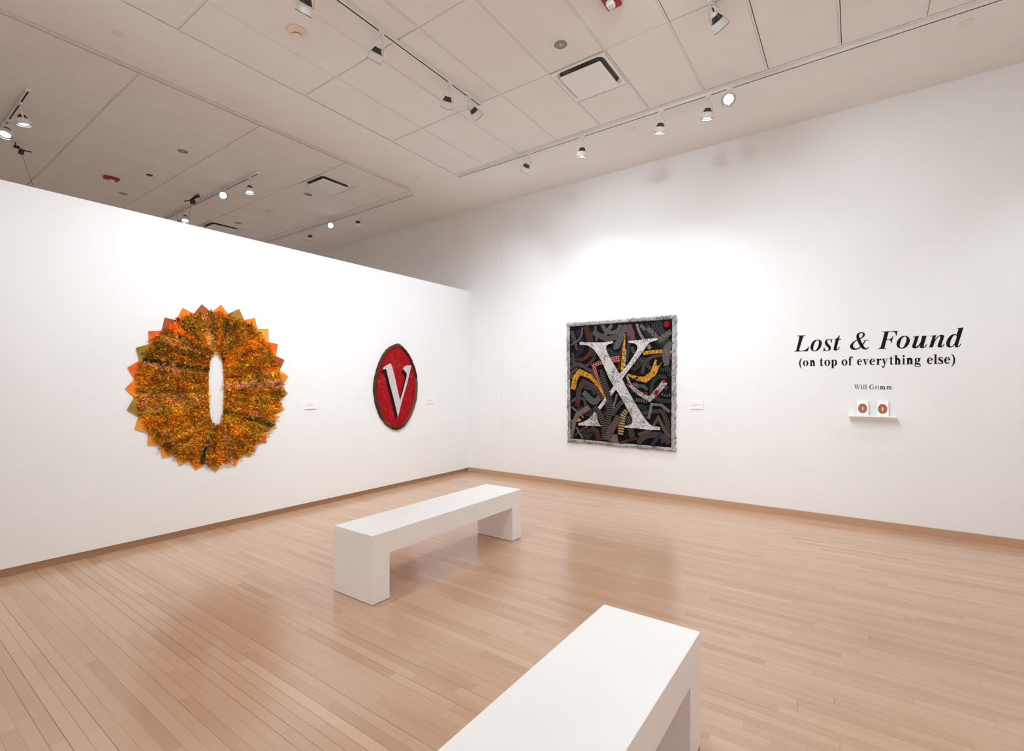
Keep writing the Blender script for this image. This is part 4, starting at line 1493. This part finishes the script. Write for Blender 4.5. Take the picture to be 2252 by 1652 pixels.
# patches lying flat on the ground
ties = [
    ('plum', [(170, 560), (230, 690), (300, 740)], [40, 44, 30], 1), ('grey', [(290, 880), (390, 905), (425, 960)], [26, 30, 26], 1),
    ('brown', [(440, 850), (455, 950)], [44, 36], 0), ('dkgreen', [(560, 480), (640, 540), (700, 520)], [50, 60, 40], 1),
    ('char', [(470, 560), (560, 640)], [40, 50], 0), ('grey', [(330, 1080), (360, 1180)], [40, 40], 0),
    ('dkgreen', [(880, 1080), (980, 1110)], [44, 44], 0), ('char', [(900, 1250), (990, 1200)], [40, 30], 0),
    ('maroon', [(560, 1130), (520, 1180), (505, 1240)], [30, 34, 30], 1), ('mauve', [(1120, 840), (1200, 900)], [36, 40], 0),
    ('grey', [(1130, 1470), (1200, 1440)], [26, 26], 0), ('char', [(1180, 640), (1240, 760)], [46, 40], 0),
    ('navy', [(1090, 400), (1180, 470)], [40, 36], 0), ('maroon', [(830, 330), (870, 420)], [40, 36], 0),
    ('dkgreen', [(400, 560), (400, 480), (330, 230)], [70, 80, 60], 0), ('dkgreen', [(820, 600), (1010, 620)], [90, 90], 0),
    ('dkgreen', [(1060, 360), (1240, 420)], [70, 80], 0), ('dkgreen', [(230, 1120), (400, 1160), (470, 1200)], [90, 90, 60], 0),
    ('dkgreen', [(300, 1340), (380, 1420)], [110, 100], 0),
    ('navy', [(250, 270), (275, 380), (285, 450), (225, 560)], [70, 70, 70, 40], 1),
    ('maroon', [(335, 245), (365, 320), (385, 400)], [50, 65, 60], 1),
    ('tan', [(430, 225), (445, 395)], [26, 26], 0),
    ('checkbw', [(610, 215), (530, 325)], [45, 40], 0),
    ('checkbw', [(505, 215), (535, 270), (600, 300), (670, 275), (700, 213)], [40, 40, 40, 40, 40], 1),
    ('tan', [(405, 290), (480, 335), (570, 365), (655, 340), (730, 285), (765, 215)], [50, 58, 60, 58, 55, 50], 1),
    ('slate', [(745, 225), (700, 370), (660, 440), (632, 478)], [45, 65, 75, 30], 0),
    ('rose', [(785, 215), (812, 320), (830, 378)], [55, 85, 35], 0),
    ('beige', [(872, 205), (905, 300), (960, 390), (1020, 470)], [26, 26, 30, 36], 1),
    ('navy', [(960, 215), (1000, 300), (1020, 400)], [70, 90, 60], 1), ('char', [(1030, 240), (1150, 215)], [70, 90], 0),
    ('char', [(1100, 250), (1180, 330)], [80, 50], 0),
    ('checkbw', [(915, 215), (960, 270)], [35, 35], 0),
    ('checkbw', [(985, 245), (1060, 320), (1115, 365)], [46, 46, 40], 1), ('checkbw', [(1105, 385), (1170, 340), (1240, 285)], [60, 60, 50], 1),
    ('stripeg', [(178, 275), (205, 380), (238, 490)], [40, 55, 20], 0), ('thin', [(290, 240), (285, 320), (250, 380), (170, 430)], [12, 12, 12, 12], 1),
    ('maroon', [(410, 480), (340, 560), (290, 590), (205, 585)], [50, 40, 32, 26], 0),
    ('mauve', [(190, 510), (205, 610), (265, 655), (350, 645), (430, 560)], [28, 30, 30, 30, 28], 1),
    ('grey', [(168, 685), (215, 640), (260, 630), (330, 680), (400, 720), (410, 780)], [30, 30, 32, 32, 34, 34], 1),
    ('grey', [(172, 790), (185, 720), (240, 690)], [30, 34, 34], 1),
    ('stripeg', [(820, 445), (850, 520), (930, 600), (1030, 690)], [30, 30, 28, 28], 1),
    ('dkgreen', [(770, 640), (850, 690), (920, 630)], [36, 36, 36], 1),
    ('plum', [(790, 345), (785, 470), (765, 610)], [30, 32, 28], 1), ('rust', [(725, 430), (705, 560), (690, 700)], [20, 45, 46], 0),
    ('weave', [(935, 742), (960, 630), (1030, 565), (1150, 540)], [36, 36, 34, 32], 1),
    ('gold', [(945, 522), (1010, 510), (1150, 497)], [34, 36, 36], 0), ('gold', [(1210, 505), (1246, 510)], [30, 30], 0),
    ('dots', [(1195, 655), (1190, 560), (1195, 480), (1246, 400)], [40, 80, 70, 50], 1),
    ('char', [(1125, 700), (1246, 695)], [36, 36], 0),
    ('gold', [(772, 745), (880, 790), (965, 803), (1050, 735), (1108, 600)], [16, 42, 58, 60, 70], 0),
    ('rust', [(845, 805), (888, 775)], [22, 24], 0),
    ('dkgreen', [(1200, 780), (1115, 772), (1045, 830), (1040, 930), (1110, 1020), (1238, 1030)], [38, 40, 40, 40, 40, 40], 1),
    ('stripeg', [(1130, 950), (1190, 975), (1240, 960)], [24, 24, 24], 1),
    ('grey', [(825, 930), (895, 868), (945, 872), (990, 912)], [30, 34, 34, 30], 0), ('dots', [(770, 862), (885, 848)], [28, 34], 0),
    ('redwhite', [(768, 760), (805, 865), (890, 940), (1010, 1012), (1095, 930), (1180, 825)], [16, 30, 40, 50, 55, 55], 0),
    ('red', [(785, 835), (805, 865)], [26, 20], 0), ('red', [(945, 950), (990, 950)], [24, 22], 0), ('red', [(1075, 965), (1100, 920)], [40, 36], 0), ('red', [(1155, 830), (1185, 815)], [26, 26], 0),
    ('stripeg', [(855, 1018), (990, 1035)], [36, 36], 0),
    ('brown', [(925, 1165), (1080, 1140), (1150, 1135), (1200, 1260), (1222, 1430)], [36, 40, 44, 44, 40], 0),
    ('thin', [(1000, 1225), (1020, 1140), (1032, 1065), (1140, 1075), (1230, 1150)], [24, 26, 26, 26, 24], 0),
    ('tan', [(892, 1392), (1025, 1340), (1105, 1212), (1180, 1350), (1220, 1420)], [34, 30, 34, 34, 28], 0),
    ('weave', [(890, 1485), (955, 1415), (1060, 1392), (1160, 1415), (1225, 1490)], [50, 58, 60, 58, 50], 1),
    ('navyb', [(1140, 1372), (1090, 1440), (1035, 1505)], [32, 34, 36], 0),
    ('brown', [(785, 1190), (800, 1290), (830, 1420)], [50, 62, 60], 0),
    ('maroon', [(690, 1480), (790, 1450), (880, 1430)], [26, 30, 22], 1),
    ('tassel', [(775, 1125), (730, 1190), (712, 1290), (702, 1390)], [40, 60, 66, 54], 1),
    ('taupe', [(640, 1388), (635, 1475)], [56, 92], 0),
    ('maroon', [(345, 1355), (410, 1330), (445, 1360), (475, 1452)], [40, 50, 58, 52], 0),
    ('grey', [(215, 1400), (300, 1330), (350, 1300)], [18, 22, 22], 0),
    ('grey', [(330, 1085), (310, 1015), (240, 1000), (170, 1045)], [28, 30, 30, 28], 1),
    ('checkbw', [(305, 935), (370, 1005), (430, 1040), (495, 965)], [56, 66, 66, 50], 1),
    ('mauve', [(238, 1085), (262, 900), (308, 825), (430, 885), (530, 1030), (572, 1120)], [52, 58, 56, 46, 38, 26], 0),
    ('wine', [(215, 1060), (262, 1062)], [50, 46], 0),
    ('gold', [(180, 1250), (275, 1230)], [26, 32], 0),
    ('taupe', [(182, 1420), (208, 1250), (240, 1180), (368, 1095)], [26, 50, 52, 58], 0),
    ('thin', [(178, 1090), (310, 1212)], [16, 14], 0), ('thin', [(228, 1310), (298, 1432)], [16, 16], 0),
    ('coral', [(700, 578), (600, 592), (480, 622), (410, 650), (450, 770), (522, 935)], [70, 60, 44, 40, 32, 22], 0),
    ('gold', [(195, 905), (222, 775), (270, 722), (380, 768), (470, 870), (540, 995)], [56, 62, 62, 48, 30, 16], 0),
    ('redwhite', [(760, 480), (748, 665)], [12, 14], 0),
    ('gold', [(755, 312), (740, 450), (722, 705)], [6, 26, 30], 0),
    ('thin', [(668, 955), (620, 1120)], [20, 20], 0), ('stripeg', [(765, 1015), (685, 1075), (620, 1185)], [44, 46, 40], 1),
]
layer = 0


def tie(key, pts, wds, sm, lift=0.0, th=0.006):
    global layer
    data = [(p[0], p[1], w_) for p, w_ in zip(pts, wds)]
    data = catmull(data, 6) if sm else data
    if len(data) == 2:
        a, c = data
        data = [tuple(a[k] + (c[k] - a[k]) * t_ for k in range(3)) for t_ in (0, .33, .66, 1)]
    path = [qp(d[0], d[1]) for d in data]
    wm = [d[2] * PXM for d in data]
    z0 = 0.020
    z1 = 0.022 + 0.00022 * layer + lift
    layer += 1
    me = ribbon_mesh(path, wm, z0, z1)
    return child_of_wall('necktie_strip', on_back(me), Q[key], quilt)


for t_ in ties:
    tie(*t_)
# red dot and dark diamond
lp = [qp(1197 + 29 * math.cos(a * math.pi / 10), 211 + 34 * math.sin(a * math.pi / 10)) for a in range(20)]
child_of_wall('round_patch', on_back(shape2d([lp], 0.0385), 0.002), Q['red'], quilt)
lp = [qp(*p) for p in ((1085, 610), (1110, 588), (1135, 608), (1125, 640), (1095, 655))]
child_of_wall('diamond_patch', on_back(shape2d([lp], 0.0385), 0.002), Q['black'], quilt)
# the letter X
Xo = [(268, 400, 1), (380, 404), (500, 404), (620, 391, 1), (622, 412, 1), (575, 425), (550, 452), (560, 510), (610, 605), (690, 742, 1), (750, 680), (815, 595), (875, 495), (886, 452), (868, 424), (830, 412), (790, 412, 1), (788, 388, 1), (900, 379), (1000, 366), (1098, 358, 1), (1098, 380, 1), (1040, 395), (1000, 420), (940, 505), (860, 612), (790, 702), (722, 795, 1), (760, 880), (850, 1040), (930, 1170), (1000, 1265), (1050, 1298), (1125, 1310, 1), (1125, 1342, 1), (1000, 1336), (860, 1322), (748, 1312, 1), (748, 1295, 1), (790, 1290), (826, 1268), (830, 1220), (790, 1140), (720, 1010), (656, 906, 1), (600, 980), (520, 1080), (468, 1150), (455, 1210), (470, 1270), (495, 1300, 1), (380, 1296), (255, 1290, 1), (255, 1268, 1), (330, 1242), (395, 1190), (440, 1130), (510, 1035), (585, 935), (630, 872, 1), (580, 780), (510, 620), (450, 520), (400, 465), (345, 436), (272, 430, 1)]
lp = smooth_loop([qp(p[0], p[1]) + tuple(p[2:]) for p in Xo], 4)
child_of_wall('letter', on_back(shape2d([lp], 0.042), 0.002), M['silver'], quilt)
layer = 110
tie('stripew', [(492, 690), (525, 820), (565, 950), (595, 1090), (575, 1240), (562, 1335)], [22, 60, 62, 60, 56, 56], 1)
tie('stripew', [(425, 1085), (490, 1190), (530, 1300), (530, 1448)], [54, 62, 64, 62], 1)
tie('pinkc', [(690, 1195), (610, 1330), (560, 1445)], [64, 72, 66], 0)

# crinkled border: irregular padded bands
def border(a0, a1, b0, b1, n, seed):
    """quad band between outer edge a0-a1 and inner edge b0-b1 (zoom px)"""
    mseg = 9
    vs, fs = [], []
    for i in range(n + 1):
        u = i / n
        for j in range(mseg + 1):
            v = j / mseg
            x = (a0[0] + (a1[0] - a0[0]) * u) * (1 - v) + (b0[0] + (b1[0] - b0[0]) * u) * v
            y_ = (a0[1] + (a1[1] - a0[1]) * u) * (1 - v) + (b0[1] + (b1[1] - b0[1]) * u) * v
            q = qp(x, y_)
            e = math.sin(math.pi * min(1, max(0, v)))
            jig = 0.022 * noise.noise((u * 34, seed, v * 2)) if j < 2 else 0.003 * noise.noise((u * 60, seed, v))
            cr = abs(noise.noise((q[0] * 34, q[1] * 34, seed))) * 0.034 + noise.noise((q[0] * 80, q[1] * 80, seed)) * 0.010
            z = 0.006 + (0.024 + cr) * (e ** 0.4) if 0 < j < mseg else 0.003
            vs.append((q[0] + jig, q[1] + jig, z))
    for i in range(n):
        for j in range(mseg):
            a = i * (mseg + 1) + j
            fs.append((a, a + 1, a + mseg + 2, a + mseg + 1))
    me = me_from('border_band', vs, fs, True)
    bm = bmesh.new(); bm.from_mesh(me); bmesh.ops.recalc_face_normals(bm, faces=bm.faces)
    s = sum(f.normal.z for f in bm.faces)
    if s < 0:
        bmesh.ops.reverse_faces(bm, faces=bm.faces)
    bm.to_mesh(me); bm.free()
    child_of_wall('border_band', on_back(me), M['silver2'], quilt)


border((122, 195), (1297, 106), (160, 238), (1247, 160), 120, 1.1)
border((1297, 106), (1286, 1578), (1247, 160), (1236, 1526), 150, 2.2)
border((1286, 1578), (135, 1470), (1236, 1526), (168, 1428), 120, 3.3)
border((135, 1470), (122, 195), (168, 1428), (160, 238), 140, 4.4)
